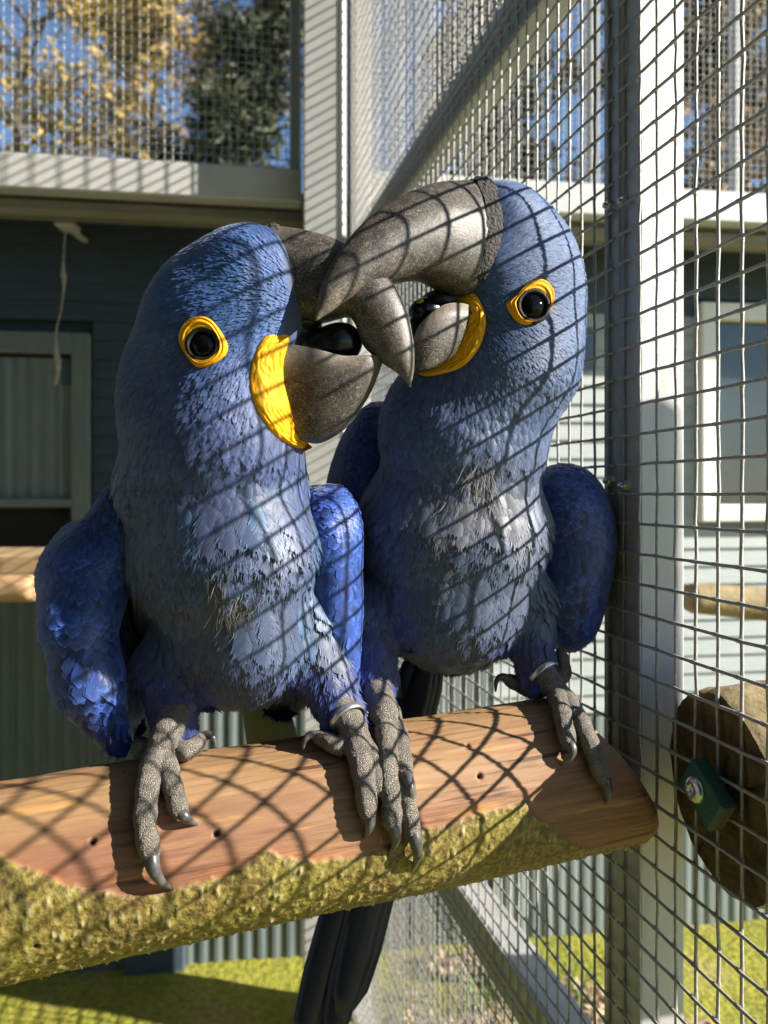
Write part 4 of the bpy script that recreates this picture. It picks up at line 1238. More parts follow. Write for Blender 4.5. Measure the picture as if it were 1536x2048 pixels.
def feathers(P, N, Tn, length, width, lift, color, rng, rows=5, cols=5, curl=.12, fringe=7, edge=None, cup=.16, vary=.10):
    """a mesh of feathers: P roots, N normals, Tn directions (tangent)"""
    n = len(P)
    Tn = nrm(Tn - (Tn * N).sum(1, keepdims=True) * N)
    B = np.cross(N, Tn)
    jit = rng.normal(0, .10, n)[:, None]
    Tn = nrm(Tn + B * jit); B = np.cross(N, Tn)
    tt = np.linspace(0, 1, rows); cc = np.linspace(-1, 1, cols)
    wprof = np.interp(tt, [0, .15, .45, .75, .92, 1], [.30, .62, .95, 1.0, .80, .42])
    t = np.repeat(tt, cols)[None, :]; c = np.tile(cc, rows)[None, :]; wp = np.repeat(wprof, cols)[None, :]
    m = rows * cols
    tj = t + (t > .99) * rng.normal(0, .02, (n, m)) - (t > .99) * (np.abs(c) ** 2) * .10
    lat = c * wp * (1 + .04 * rng.normal(size=(n, m)))
    up = lift[:, None] * tj - curl * tj ** 2 * 1.0 - cup * (np.abs(c) ** 2) * wp * (width / length)[:, None]
    V = P[:, None, :] + Tn[:, None, :] * (tj * length[:, None])[..., None] + B[:, None, :] * (lat * width[:, None])[..., None] + N[:, None, :] * (up * length[:, None])[..., None]
    q = []
    for r in range(rows - 1):
        for k in range(cols - 1):
            q.append((r * cols + k, r * cols + k + 1, (r + 1) * cols + k + 1, (r + 1) * cols + k))
    q = np.array(q)
    # tint along the blade
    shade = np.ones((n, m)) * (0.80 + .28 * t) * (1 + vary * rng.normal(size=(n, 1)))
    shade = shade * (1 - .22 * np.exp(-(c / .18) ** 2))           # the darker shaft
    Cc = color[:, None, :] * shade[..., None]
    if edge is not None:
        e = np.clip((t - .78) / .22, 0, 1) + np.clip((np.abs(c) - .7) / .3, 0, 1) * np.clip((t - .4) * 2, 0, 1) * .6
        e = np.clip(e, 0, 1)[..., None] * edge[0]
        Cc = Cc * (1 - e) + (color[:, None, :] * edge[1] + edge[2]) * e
    F = (q[None] + (np.arange(n) * m)[:, None, None]).reshape(-1, 4)
    V = V.reshape(-1, 3); Cc = Cc.reshape(-1, 3)
    fid = rng.random(n)
    fb = np.stack([np.broadcast_to(c, (n, m)), np.broadcast_to(t, (n, m)), np.broadcast_to(fid[:, None], (n, m))], -1).reshape(-1, 3)
    if fringe:
        # barbs: thin blades splayed out of the tip and the sides, each a slim kite
        nb = fringe
        th = np.linspace(-1, 1, nb)[None, :] + rng.normal(0, .08, (n, nb))
        bt = 1 - .55 * np.abs(th) ** 1.6                           # where on the blade it starts
        bt = bt - .10
        bl = np.sign(th) * np.abs(th) ** .8 * np.interp(bt, tt, wprof)
        ln = (.18 + .14 * rng.random((n, nb)))
        base = P[:, None, :] + Tn[:, None, :] * (bt * length[:, None])[..., None] + B[:, None, :] * (bl * width[:, None])[..., None] \
            + N[:, None, :] * ((lift[:, None] * bt - curl * bt ** 2 - cup * bl ** 2 * (width / length)[:, None] + .006) * length[:, None])[..., None]
        d = nrm(Tn[:, None, :] * 1.0 + B[:, None, :] * (th * .55)[..., None] + N[:, None, :] * (lift[:, None] * .6 - curl + rng.normal(0, .06, (n, nb)))[..., None])
        tip = base + d * (ln * length[:, None])[..., None]
        sd = np.cross(N[:, None, :].repeat(nb, 1), d) * (width[:, None] * .055)[..., None]
        mid = base + d * (ln * .45 * length[:, None])[..., None]
        K = np.stack([base, mid + sd, tip, mid - sd], 2).reshape(-1, 3)
        fc = color[:, None, :] * (1.12 + .15 * rng.normal(size=(n, nb, 1)))
        if edge is not None: fc = fc * (1 - edge[0] * .8) + (color[:, None, :] * edge[1] + edge[2]) * edge[0] * .8
        Kc = np.repeat(fc.reshape(-1, 3), 4, 0)
        F = np.concatenate([F, len(V) + np.arange(len(K)).reshape(-1, 4)])
        V = np.concatenate([V, K]); Cc = np.concatenate([Cc, Kc])
        fb = np.concatenate([fb, np.tile([.5, .5, .5], (len(K), 1)) + rng.random((len(K) // 4, 1)).repeat(4, 0)])
    return V, F, np.clip(Cc, .002, 1), fb

def merge(lst):
    n = 0; V = []; F = []; C = []; B = []
    for v, f, c, fb in lst:
        V.append(v); F.append(f + n); C.append(c); B.append(fb); n += len(v)
    return np.concatenate(V), np.concatenate(F), np.concatenate(C), np.concatenate(B)

def plume_part(name, vfc, m, parent, **k):
    V, F, C = vfc[:3]
    me = meshdata(name, V, F)
    cattr(me, 'fcol', C)
    if len(vfc) > 3:
        a = me.attributes.new('fbarb', 'FLOAT_VECTOR', 'POINT')
        a.data.foreach_set('vector', np.ascontiguousarray(vfc[3], np.float32).ravel())
    return link(name, me, m, parent, **k)

class Plane:
    def __init__(s, p, fwd):
        s.p = np.asarray(p, float); s.f = nrm(fwd); s.n = nrm(np.cross([0, 0, 1.0], s.f))
        if s.n[1] > 0: s.n = -s.n                      # towards the camera
    def hit(s, px, py, off=0.0):
        d = np.array(ray(px, py)); o = np.array([0, 0, CZ])
        t = ((s.p + s.n * off - o) @ s.n) / (d @ s.n)
        return o + d * t

def beak_upper(name, plane, secs, parent, power=2.4, worn_tip=.5):
    S = np.array(secs, float)                          # top px, py, bottom px, py, half width
    D = spline(S, 64)
    seg = 48
    V = []; W = []
    for i, (tx, ty, bx, by, hw) in enumerate(D):
        T = plane.hit(tx, ty); Bm = plane.hit(bx, by)
        c = (T + Bm) / 2; u = (T - Bm) / 2
        hw = max(hw, .0004)
        for j in range(seg):
            a = 2 * math.pi * j / seg
            ca, sa = math.cos(a), math.sin(a)
            # rounded culmen on top, flat sides, open cutting edge below
            ex = 2 / power
            x = math.copysign(abs(sa) ** ex, sa); y = math.copysign(abs(ca) ** (ex * .92), ca)
            if y > 0: x *= (1 - .42 * y ** 2)
            V.append(c + u * y + plane.n * hw * x * (1 + .02 * (vnoise(np.array([i * .35, j * .4, 3.])) - .5)))
            W.append(i / 63.0)
    V = np.array(V); n = len(D)
    F = [(i * seg + j, i * seg + (j + 1) % seg, (i + 1) * seg + (j + 1) % seg, (i + 1) * seg + j) for i in range(n - 1) for j in range(seg)]
    F += [tuple(range(seg))[::-1], tuple(range((n - 1) * seg, n * seg))]
    disp = (fbm(V * 90, 3) - .5) * .0012
    cen = V.reshape(n, seg, 3).mean(1).repeat(seg, 0)
    V = V + nrm(V - cen) * disp[:, None]
    me = meshdata(name, V, F)
    w = np.array(W)
    base = np.exp(-((w - .10) / .07) ** 2)
    fattr(me, 'worn', np.clip(.9 * base + worn_tip * np.clip((w - .62) / .3, 0, 1) * .8, 0, 1))
    o = link(name, me, M_beak, parent)
    return o

def beak_lower(name, plane, secs, parent):
    S = np.array(secs, float); D = spline(S, 48)
    half = 21; th = .0022
    rings = []
    for (tx, ty, bx, by, hw) in D:
        T = plane.hit(tx, ty); K = plane.hit(bx, by); hw = max(hw, .0008)
        u = T - K
        outer = []; inner = []
        for j in range(half):
            s = -1 + 2 * j / (half - 1)
            x = math.sin(s * math.pi / 2) ; x = math.copysign(abs(x) ** .62, x)
            y = 1 - math.cos(s * math.pi / 2) ; y = abs(s) ** 2.6
            outer.append(K + u * y + plane.n * hw * x)
            hi = max(hw - th, hw * .3)
            inner.append(K + u * (y * .94 + .06 + .0) + plane.n * hi * x + nrm(u) * th * (1 - abs(s)))
        rings.append(outer + inner[::-1])
    seg = 2 * half
    V = np.array(rings).reshape(-1, 3); n = len(D)
    F = [(i * seg + j, i * seg + (j + 1) % seg, (i + 1) * seg + (j + 1) % seg, (i + 1) * seg + j) for i in range(n - 1) for j in range(seg)]
    F += [tuple(range(seg))[::-1], tuple(range((n - 1) * seg, n * seg))]
    V = V + ((fbm(V * 110, 3) - .5) * .0008)[:, None] * plane.n
    me = meshdata(name, V, F)
    w = np.zeros((n, seg)); w[:, [0, seg - 1, half - 1, half]] = 1; w[:, [1, seg - 2, half - 2, half + 1]] = .4
    w += .5 * np.clip((np.arange(n) / n - .72) / .28, 0, 1)[:, None]
    fattr(me, 'worn', np.clip(w, 0, 1).ravel())
    return link(name, me, M_beak, parent)

def make_cere(plane, secs, parent, m):
    D = spline(np.array(secs, float), 16); seg = 80; V = []
    for i, (tx, ty, bx, by, hw) in enumerate(D):
        T = plane.hit(tx, ty); Bm = plane.hit(bx, by); c = (T + Bm) / 2; u = (T - Bm) / 2
        bulge = 1 + .03 * math.sin(math.pi * i / 15)
        for j in range(seg):
            a = 2 * math.pi * j / seg; ca, sa = math.cos(a), math.sin(a)
            x = math.copysign(abs(sa) ** .83, sa); y = math.copysign(abs(ca) ** .77, ca)
            if y > 0: x *= (1 - .42 * y ** 2)
            k = bulge * (1 + .03 * (float(vnoise(np.array([i * .9, j * .55, 7.]))) - .5) * 2)
            V.append(c + u * y * k + plane.n * hw * x * k)
    F = [(i * seg + j, i * seg + (j + 1) % seg, (i + 1) * seg + (j + 1) % seg, (i + 1) * seg + j) for i in range(15) for j in range(seg)]
    part('cere', V, F, m, parent)

def surf_patch(bvh, A, B_, nu, nv, height, wr, fallback_Y):
    """sheet between two image polylines laid on the body; returns verts, faces"""
    A = spline(A, nu); B_ = spline(B_, nu)
    G = np.zeros((nu, nv, 3)); ok = np.zeros((nu, nv), bool); NN = np.zeros((nu, nv, 3))
    Dp = np.full((nu, nv), np.nan)
    for i in range(nu):
        for j in range(nv):
            p = A[i] + (B_[i] - A[i]) * j / (nv - 1)
            d = ray(p[0], p[1])
            h = bvh.ray_cast(Vector((0, 0, CZ)), d.normalized())
            if h[0] is not None:
                Dp[i, j] = h[0][1]; NN[i, j] = h[1]
    for i in range(nu):
        row = Dp[i]; m = ~np.isnan(row)
        Dp[i] = np.interp(np.arange(nv), np.arange(nv)[m], row[m]) if m.any() else fallback_Y
    # smooth depths so that the patch is calm
    for _ in range(6):
        Q = np.pad(Dp, 1, mode='edge'); Dp = (Q[1:-1, 1:-1] * 2 + Q[:-2, 1:-1] + Q[2:, 1:-1] + Q[1:-1, :-2] + Q[1:-1, 2:]) / 6
    for i in range(nu):
        for j in range(nv):
            p = A[i] + (B_[i] - A[i]) * j / (nv - 1)
            G[i, j] = at(p[0], p[1], Dp[i, j])
    du = np.gradient(G, axis=0); dv = np.gradient(G, axis=1)
    N = nrm(np.cross(du, dv)); N[N[..., 1] > 0] *= -1
    uu = np.linspace(0, 1, nu)[:, None]; vv = np.linspace(0, 1, nv)[None, :]
    rim = np.minimum(1, np.minimum(vv, 1 - vv) * 7) * np.minimum(1, np.minimum(uu, 1 - uu) * 12)
    prof = np.sqrt(np.clip(rim, 0, 1)) * height - .0015
    wob = fbm(np.stack([uu * 5 + 0 * vv, vv * 2.5 + 0 * uu, 0 * uu + 0 * vv], -1), 3)
    ph = vv * wr + 2.2 * (wob - .5) * 2
    prof = prof + rim * .00075 * (np.abs(np.sin(ph * math.pi)) ** .7 - .5) * 2
    prof = prof + rim * .0005 * (fbm(np.stack([uu * 40 + 0 * vv, vv * 22 + 0 * uu, 0 * uu + 0 * vv + 4], -1), 3) - .5) * 2
    G = G + N * prof[..., None]
    F = [(i * nv + j, i * nv + j + 1, (i + 1) * nv + j + 1, (i + 1) * nv + j) for i in range(nu - 1) for j in range(nv - 1)]
    return G.reshape(-1, 3), F

def make_eye(parent, bvh, ec, er, outline, name='eye'):
    """ring of bare yellow skin, black lid and eyeball laid on the face at an image spot"""
    o = Vector((0, 0, CZ))
    h = bvh.ray_cast(o, ray(*ec).normalized())
    c = np.array(h[0]); Y = c[1]
    n = np.zeros(3)
    for dx in (-40, 0, 40):
        for dy in (-40, 0, 40):
            k = bvh.ray_cast(o, ray(ec[0] + dx, ec[1] + dy).normalized())
            if k[0] is not None: n += np.array(k[1])
    n = nrm(n); n = nrm(n + np.array([0, -.35, 0]))
    s = Y / FPX
    pl_u = nrm(np.cross([0, 0, 1.0], n)); 
    if pl_u[0] < 0: pl_u = -pl_u
    pl_v = nrm(np.cross(n, pl_u)); 
    if pl_v[2] < 0: pl_v = -pl_v
    # ring in the tangent plane, its outline taken from image rays
    def on_plane(px, py, off):
        d = np.array(ray(px, py)); oo = np.array([0, 0, CZ]); q = c + n * off
        return oo + d * (((q - oo) @ n) / (d @ n))
    na, nr = 96, 20
    ol = np.array(outline + outline[:3], float)
    sp = spline(ol, 400)
    ang = np.arctan2(-(sp[:, 1] - ec[1]), sp[:, 0] - ec[0]); rad = np.hypot(sp[:, 0] - ec[0], sp[:, 1] - ec[1])
    od = np.argsort(ang); ang = ang[od]; rad = rad[od]
    V = []; 
    for i in range(na):
        a = -math.pi + 2 * math.pi * i / na
        R = np.interp(a, ang, rad, period=2 * math.pi)
        for j in range(nr):
            t = j / (nr - 1)
            r = er * .93 + (R - er * .93) * t
            px, py = ec[0] + r * math.cos(a), ec[1] - r * math.sin(a)
            hgt = .0052 * math.sqrt(max(0, 1 - t ** 3.0)) * (.55 + .45 * min(1, t * 5)) - .0012
            q = on_plane(px, py, 0)
            k = bvh.ray_cast(o, ray(px, py).normalized())
            dep = np.array(k[0]) if k[0] is not None else q
            q = q * .45 + dep * .55
            wr = .00055 * math.sin(t * 17 + 1.5 * math.sin(a * 2 + 1) + 1.2 * float(vnoise(np.array([a * 2, t * 2, 1.])))) * min(1, (1 - t) * 6)
            V.append(q + n * (hgt + wr + .0008))
    F = [(i * nr + j, ((i + 1) % na) * nr + j, ((i + 1) % na) * nr + j + 1, i * nr + j + 1) for i in range(na) for j in range(nr - 1)]
    ring = part('eye_ring', V, F, M_yellow, parent, label='ring of bare yellow skin round the eye')
    R = er * s
    # eyeball
    sv = []; sf = []
    nu_, nv_ = 24, 40
    cc = c - n * R * .30
    for i in range(nu_ + 1):
        th = math.pi * i / nu_
        for j in range(nv_):
            ph = 2 * math.pi * j / nv_
            sv.append(cc + R * .99 * (n * math.cos(th) * .82 + math.sin(th) * (math.cos(ph) * pl_u + math.sin(ph) * pl_v)))
    sf = [(i * nv_ + j, (i + 1) * nv_ + j, (i + 1) * nv_ + (j + 1) % nv_, i * nv_ + (j + 1) % nv_) for i in range(nu_) for j in range(nv_)]
    eye = part('eye', sv, sf, M_eye, parent)
    # lid: dark beaded rim
    pts = []
    for i in range(73):
        a = 2 * math.pi * i / 72
        pts.append(c + n * .0030 + (math.cos(a) * pl_u + math.sin(a) * pl_v) * R * .93)
    v, f = tube(pts, .0019 * (1 + .05 * np.sin(np.arange(73) * 2.1)), 8, False)
    part('eyelid', v, f, M_lid, parent)

def claw(parent, pts, r0, curve_lift=0.0):
    c = spline(pts, 14)
    v, f = tube(c, r0 * np.linspace(1, .10, 14) ** .8, 12)
    return part('claw', v, f, M_claw, parent)

def make_foot(parent, ankle, ankle_top, toes, claws, r_ank):
    prims = [Cn(ankle_top, ankle, r_ank * 1.08, r_ank)]
    for pts, rs in toes:
        rs = [q * .78 for q in rs]
        pts = [np.asarray(p) for p in pts]
        n = max(8, int(sum(np.linalg.norm(pts[i + 1] - pts[i]) for i in range(len(pts) - 1)) / .0013))
        c = spline(pts, n); rr = np.interp(np.linspace(0, 1, n), np.linspace(0, 1, len(rs)), rs)
        rr = rr * (1 + .07 * np.cos(np.linspace(0, 1, n) * 2 * math.pi * (len(pts) - .5)))
        for i in range(0, n - 1, 2):
            prims.append(Cn(c[i], c[min(n - 1, i + 1)], rr[i], rr[i] * .97)); prims.append(Cn(c[i], c[min(n - 1, i + 2)], rr[i] * .86, rr[i] * .86))
    V, F = nets(prims, .0009, .0009, .006)
    N = vnormals(V, F)
    V = V + N * ((fbm(V * 330, 2) - .5) * .0010)[:, None]
    ft = part('foot', V, F, M_foot, parent)
    for pts, r in claws:
        claw(ft, pts, r)
    return ft

def leg_ring(parent, c, axis, r, w):
    ax = nrm(axis); u = nrm(np.cross(ax, [0, 1.0, .3])); v_ = np.cross(ax, u)
    seg = 40; V = []
    prof = [(r, -w), (r + .0009, -w * .6), (r + .0011, 0), (r + .0009, w * .6), (r, w), (r - .0007, w * .8), (r - .0007, -w * .8)]
    for q, h in prof:
        for k in range(seg):
            t = 2 * math.pi * k / seg
            V.append(c + ax * h + (u * math.cos(t) + v_ * math.sin(t)) * q)
    m = len(prof)
    F = [(i * seg + k, i * seg + (k + 1) % seg, ((i + 1) % m) * seg + (k + 1) % seg, ((i + 1) % m) * seg + k) for i in range(m) for k in range(seg)]
    o = part('leg_ring', V, F, M_ring, parent)
    return o

def blade(p0, p1, width, nrm_dir, droop, n=14, cols=5, tipw=.35):
    """one long quill feather from p0 to p1"""
    p0, p1 = np.asarray(p0, float), np.asarray(p1, float)
    d = nrm(p1 - p0); N = nrm(np.asarray(nrm_dir) - d * (np.asarray(nrm_dir) @ d)); B = np.cross(N, d)
    L = np.linalg.norm(p1 - p0)
    t = np.linspace(0, 1, n); w = np.interp(t, [0, .1, .5, .85, .96, 1], [.35, .7, 1, .95, .7, tipw]) * width
    V = []
    for i in range(n):
        for c in np.linspace(-1, 1, cols):
            V.append(p0 + d * L * t[i] + B * c * w[i] + N * (droop * L * math.sin(t[i] * math.pi) - .12 * w[i] * abs(c) ** 1.5 + (.0012 if abs(c) < .1 else 0)))
    F = [(i * cols + k, i * cols + k + 1, (i + 1) * cols + k + 1, (i + 1) * cols + k) for i in range(n - 1) for k in range(cols - 1)]
    return np.array(V), np.array(F)

COB = np.array([0.020, 0.050, 0.225])       # cobalt of the wings
def build_macaw(cfg):
    rng = np.random.default_rng(cfg['seed'])
    root = empty('macaw', tuple(cfg['base']), label=cfg['label'], cat='parrot', group='hyacinth blue macaws on the log perch')
    # ---------------- body
    V, F = nets(cfg['body'], .018, .0026)
    body = part('body', V, F, M_skin, root)
    N = vnormals(V, F)
    bvh = BVHTree.FromPolygons([tuple(p) for p in V], [tuple(int(i) for i in q) for q in F])
    # ---------------- plumage
    P, Np = sample(V, F, N, 300000, rng)
    px = topx(P)
    headness = cfg['headness'](px, P)                      # 1 on the head, 0 on the belly
    spacing = .0016 + (1 - headness) * .0024
    spacing = np.round(spacing / .0004) * .0004
    keep = thin(P, spacing)
    P, Np, px, headness = P[keep], Np[keep], px[keep], headness[keep]
    bare = np.zeros(len(P), bool)
    front = (Np[:, 1] < .25)
    for poly in cfg['bare']:
        bare |= inpoly(px, poly) & front
    P, Np, px, headness = P[~bare], Np[~bare], px[~bare], headness[~bare]
    flow = cfg['flow'](P, px, headness)
    length = (.0070 + (1 - headness) ** 1.2 * .0155) * rng.uniform(.8, 1.2, len(P))
    width = length * (.125 + .185 * (1 - headness)) * rng.uniform(.85, 1.15, len(P))
    lift = rng.normal(.15, .03, len(P)) + rng.normal(0, .035, len(P)) * (1 - headness) + .055 * headness
    big = fbm(P * 26, 3); fine = fbm(P * 120, 2)
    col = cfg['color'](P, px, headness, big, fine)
    H = headness > .62
    sets = []
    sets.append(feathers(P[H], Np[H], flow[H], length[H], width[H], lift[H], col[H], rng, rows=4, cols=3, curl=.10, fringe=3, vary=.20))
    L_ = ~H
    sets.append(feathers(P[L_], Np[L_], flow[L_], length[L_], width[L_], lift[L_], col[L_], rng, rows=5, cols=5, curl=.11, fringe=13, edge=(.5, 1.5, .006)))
    plume_part('plumage', merge(sets), M_plume, root, kind='stuff')
    # grey down that pokes out between the breast feathers
    tuf = []
    for (tx, ty, sp, ln, n, dr) in cfg['down']:
        pp = []; nn = []
        for _ in range(int(n * 1.1)):
            h = bvh.ray_cast(Vector((0, 0, CZ)), ray(tx + rng.normal(0, sp), ty + rng.normal(0, sp)).normalized())
            if h[0] is not None: pp.append(h[0]); nn.append(h[1])
        pp = np.array(pp); nn = np.array(nn); k = len(pp)
        fl = np.tile(np.array(dr, float), (k, 1)) + rng.normal(0, .28, (k, 3))
        le = ln * rng.uniform(.35, 1.0, k)
        c = np.array([.20, .195, .19]) * rng.uniform(.5, 1.15, (k, 1))
        tuf.append(feathers(pp + nn * .003, nn, fl, le, le * .022, rng.normal(.38, .12, k), c, rng, rows=4, cols=3, curl=.10, fringe=0))
    if tuf: plume_part('down_tuft', merge(tuf), M_plume, root, kind='stuff', label='tufts of pale grey down showing between the breast feathers')
    # ---------------- wings
    for w in cfg['wings']:
        Vw, Fw = nets(w['prims'], .022, .0026)
        wing = part('wing', Vw, Fw, M_wskin, root)
        Nw = vnormals(Vw, Fw)
        Pw, Nn = sample(Vw, Fw, Nw, 90000, rng)
        size = w['size'](Pw)
        sp = np.round((size * .36) / .0005) * .0005
        k = thin(Pw, sp)
        Pw, Nn, size = Pw[k], Nn[k], size[k]
        fl = w['flow'](Pw)
        c = COB * w.get('tint', 1.0) * (1 + .22 * rng.normal(size=(len(Pw), 1))) + np.array([.010, .018, .02]) * rng.random((len(Pw), 1))  # tint paints sunlit wings brighter and shaded wings darker
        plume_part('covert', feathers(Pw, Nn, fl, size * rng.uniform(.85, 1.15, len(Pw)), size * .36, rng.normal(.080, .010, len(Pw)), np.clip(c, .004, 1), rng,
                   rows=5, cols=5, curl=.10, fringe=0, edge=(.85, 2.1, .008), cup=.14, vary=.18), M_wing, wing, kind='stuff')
        for (a, b_, wd, nd) in w['quills']:
            v, f = blade(a, b_, wd, nd, .03)
            t = np.repeat(np.linspace(0, 1, 14), 5)
            o = plume_part('flight_feather', (v, f, np.array([.016, .032, .17]) * (1 - .5 * t)[:, None]), M_wing, wing)
            so = o.modifiers.new('thick', 'SOLIDIFY'); so.thickness = .0008
    # ---------------- tail
    tl = None
    for i, (a, b_, wd, nd) in enumerate(cfg['tail']):
        v, f = blade(a, b_, wd, nd, -.015, 20, 5, .2)
        c = np.tile(np.array([.006, .009, .030]), (len(v), 1))
        if tl is None:
            tl = plume_part('tail', (v, f, c), M_wing, root); o = tl
        else:
            o = plume_part('tail_feather', (v, f, c), M_wing, tl)
        so = o.modifiers.new('thick', 'SOLIDIFY'); so.thickness = .001
    # ---------------- face
    pu = cfg['plane_u']; plw = cfg['plane_l']
    beak_upper('upper_mandible', pu, cfg['upper'], root)
    make_cere(pu, cfg['cere'], root, M_cere)
    beak_lower('lower_mandible', plw, cfg['lower'], root)
    Vm, Fm = nets(cfg['mouth'], .006, .0016); part('mouth_lining', Vm, Fm, M_mouth, root)
    Vt, Ft = nets(cfg['tongue'], .016, .0014); tg = part('tongue', Vt, Ft, M_tongue, root)
    Vt, Ft = nets(cfg['tspot'], .004, .0010); part('yellow_spot', Vt, Ft, M_tspot, tg)
    make_eye(root, bvh, cfg['eye'], cfg['eye_r'], cfg['eye_outline'])
    v, f = surf_patch(bvh, cfg['cheek'][0], cfg['cheek'][1], 90, 40, .0042, 6.0, cfg['cheekY'])
    part('cheek_patch', v, f, M_yellow, root, label='crescent of bare wrinkled yellow skin behind the lower beak')
    # ---------------- feet
    for ft in cfg['feet']:
        o = make_foot(root, *ft['foot'])
        if 'ring' in ft:
            a_, t_ = np.asarray(ft['foot'][0]), np.asarray(ft['foot'][1])
            leg_ring(o, a_ * .55 + t_ * .45, a_ - t_ + np.array([.004, -.004, 0]), *ft['ring'])
    return root, bvh

def toe(pts, h, rs):
    return ([log_hit(x, y, h) for x, y in pts], rs)
def clawpts(pts, hs):
    return [log_hit(x, y, h) for (x, y), h in zip(pts, hs)]

# ---------------------------------------------------------------- left bird
YA = .585
def head_flow(beak_px, Yb):
    Bp = at(beak_px[0], beak_px[1], Yb)
    def fn(P, px, hd):
        away = nrm(P - Bp)
        down = np.array([0, .12, -1.0])
        side = np.stack([(P[:, 0] - P[:, 0].mean()) * 1.6, 0 * P[:, 0], 0 * P[:, 0]], 1)
        return nrm(away * (hd ** 1.2)[:, None] * 1.2 + (down + side)[:] * (1.0 - .75 * hd)[:, None])
    return fn

A_plane = Plane(at(575, 560, .566), (math.cos(math.radians(12)), -math.sin(math.radians(12)), 0))
A_bodyp = [E(442, 665, .572, 168, 190, .048, 28, -14), E(505, 548, .568, 88, 88, .040), E(525, 610, .568, 72, 90, .036), E(470, 790, .570, 120, 120, .046), E(335, 800, .590, 92, 135, .042, -8),
           E(432, 880, .585, 166, 175, .074, 0, 34), E(424, 965, .598, 182, 120, .066, 0, 20), E(442, 1085, .598, 176, 185, .086, 0, 34), E(465, 1240, .606, 138, 152, .078, 0, 30), E(440, 1130, .640, 170, 230, .062),
           E(480, 1310, .640, 120, 90, .055), E(350, 1220, .675, 130, 190, .035), E(560, 1220, .675, 110, 190, .035),
           Cn(at(345, 1320, .585), at(348, 1425, .572), .024, .0125), Cn(at(600, 1240, .605), at(678, 1408, .582), .034, .0125)]
def A_head(px, P):
    return np.clip((1010 - px[:, 1]) / 300, 0, 1)
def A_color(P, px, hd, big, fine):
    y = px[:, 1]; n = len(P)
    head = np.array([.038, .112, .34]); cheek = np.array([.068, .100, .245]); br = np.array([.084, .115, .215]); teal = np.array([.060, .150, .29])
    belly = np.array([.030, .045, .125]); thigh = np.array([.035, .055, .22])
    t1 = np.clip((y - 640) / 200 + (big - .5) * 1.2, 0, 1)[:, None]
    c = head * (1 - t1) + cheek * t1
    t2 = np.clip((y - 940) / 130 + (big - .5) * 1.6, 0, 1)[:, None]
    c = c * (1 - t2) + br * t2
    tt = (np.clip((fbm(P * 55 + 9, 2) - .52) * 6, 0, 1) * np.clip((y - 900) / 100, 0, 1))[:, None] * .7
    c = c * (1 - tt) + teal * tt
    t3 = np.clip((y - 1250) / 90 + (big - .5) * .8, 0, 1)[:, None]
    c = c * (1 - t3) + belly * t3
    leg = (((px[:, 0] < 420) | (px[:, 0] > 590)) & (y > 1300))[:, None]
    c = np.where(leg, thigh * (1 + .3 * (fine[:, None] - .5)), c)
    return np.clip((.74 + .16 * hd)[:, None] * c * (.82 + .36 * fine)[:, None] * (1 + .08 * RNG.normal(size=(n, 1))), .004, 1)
A_eye_out = [(358, 682), (362, 655), (378, 638), (402, 632), (424, 640), (442, 662), (456, 690), (450, 712), (425, 730), (396, 735), (376, 716)]
A_cheek = ([(538, 664), (516, 690), (501, 730), (498, 772), (508, 812), (530, 850), (560, 880), (588, 894), (608, 899)],
           [(580, 668), (578, 690), (570, 716), (568, 750), (575, 790), (588, 830), (602, 862), (616, 884), (624, 892)])
A_upper = [(520, 470, 545, 640, .0195), (548, 454, 565, 652, .0205), (600, 459, 595, 654, .0215), (660, 474, 645, 644, .021), (720, 505, 692, 634, .0190), (775, 552, 710, 648, .0165),
           (810, 612, 730, 696, .0135), (826, 680, 768, 728, .0100), (828, 735, 799, 750, .0060), (822, 773, 820, 775, .0006)]
A_lower = [(545, 715, 590, 868, .0235), (575, 703, 612, 884, .0245), (610, 702, 640, 884, .0240), (655, 710, 685, 856, .0225), (700, 720, 724, 806, .0185), (738, 716, 748, 760, .0130), (760, 714, 763, 724, .0055)]
A_wingL = [Cn(at(268, 1035, .608), at(176, 1150, .588), .030, .028), Cn(at(176, 1150, .588), at(158, 1240, .568), .027, .021),
           Cn(at(158, 1240, .568), at(180, 1350, .564), .021, .018), Cn(at(180, 1350, .564), at(228, 1450, .570), .018, .010),
           E(182, 1170, .64, 66, 130, .060, -8), E(200, 1300, .625, 52, 140, .060, -14), E(215, 1380, .61, 34, 100, .045, -20)]
A_wingR = [E(655, 1050, .605, 52, 80, .030, 8), E(672, 1150, .605, 50, 130, .030, 4), E(682, 1290, .606, 38, 118, .024, -2), E(640, 1150, .64, 60, 180, .05)]
shA = at(290, 980, .61); shA2 = at(640, 960, .6)
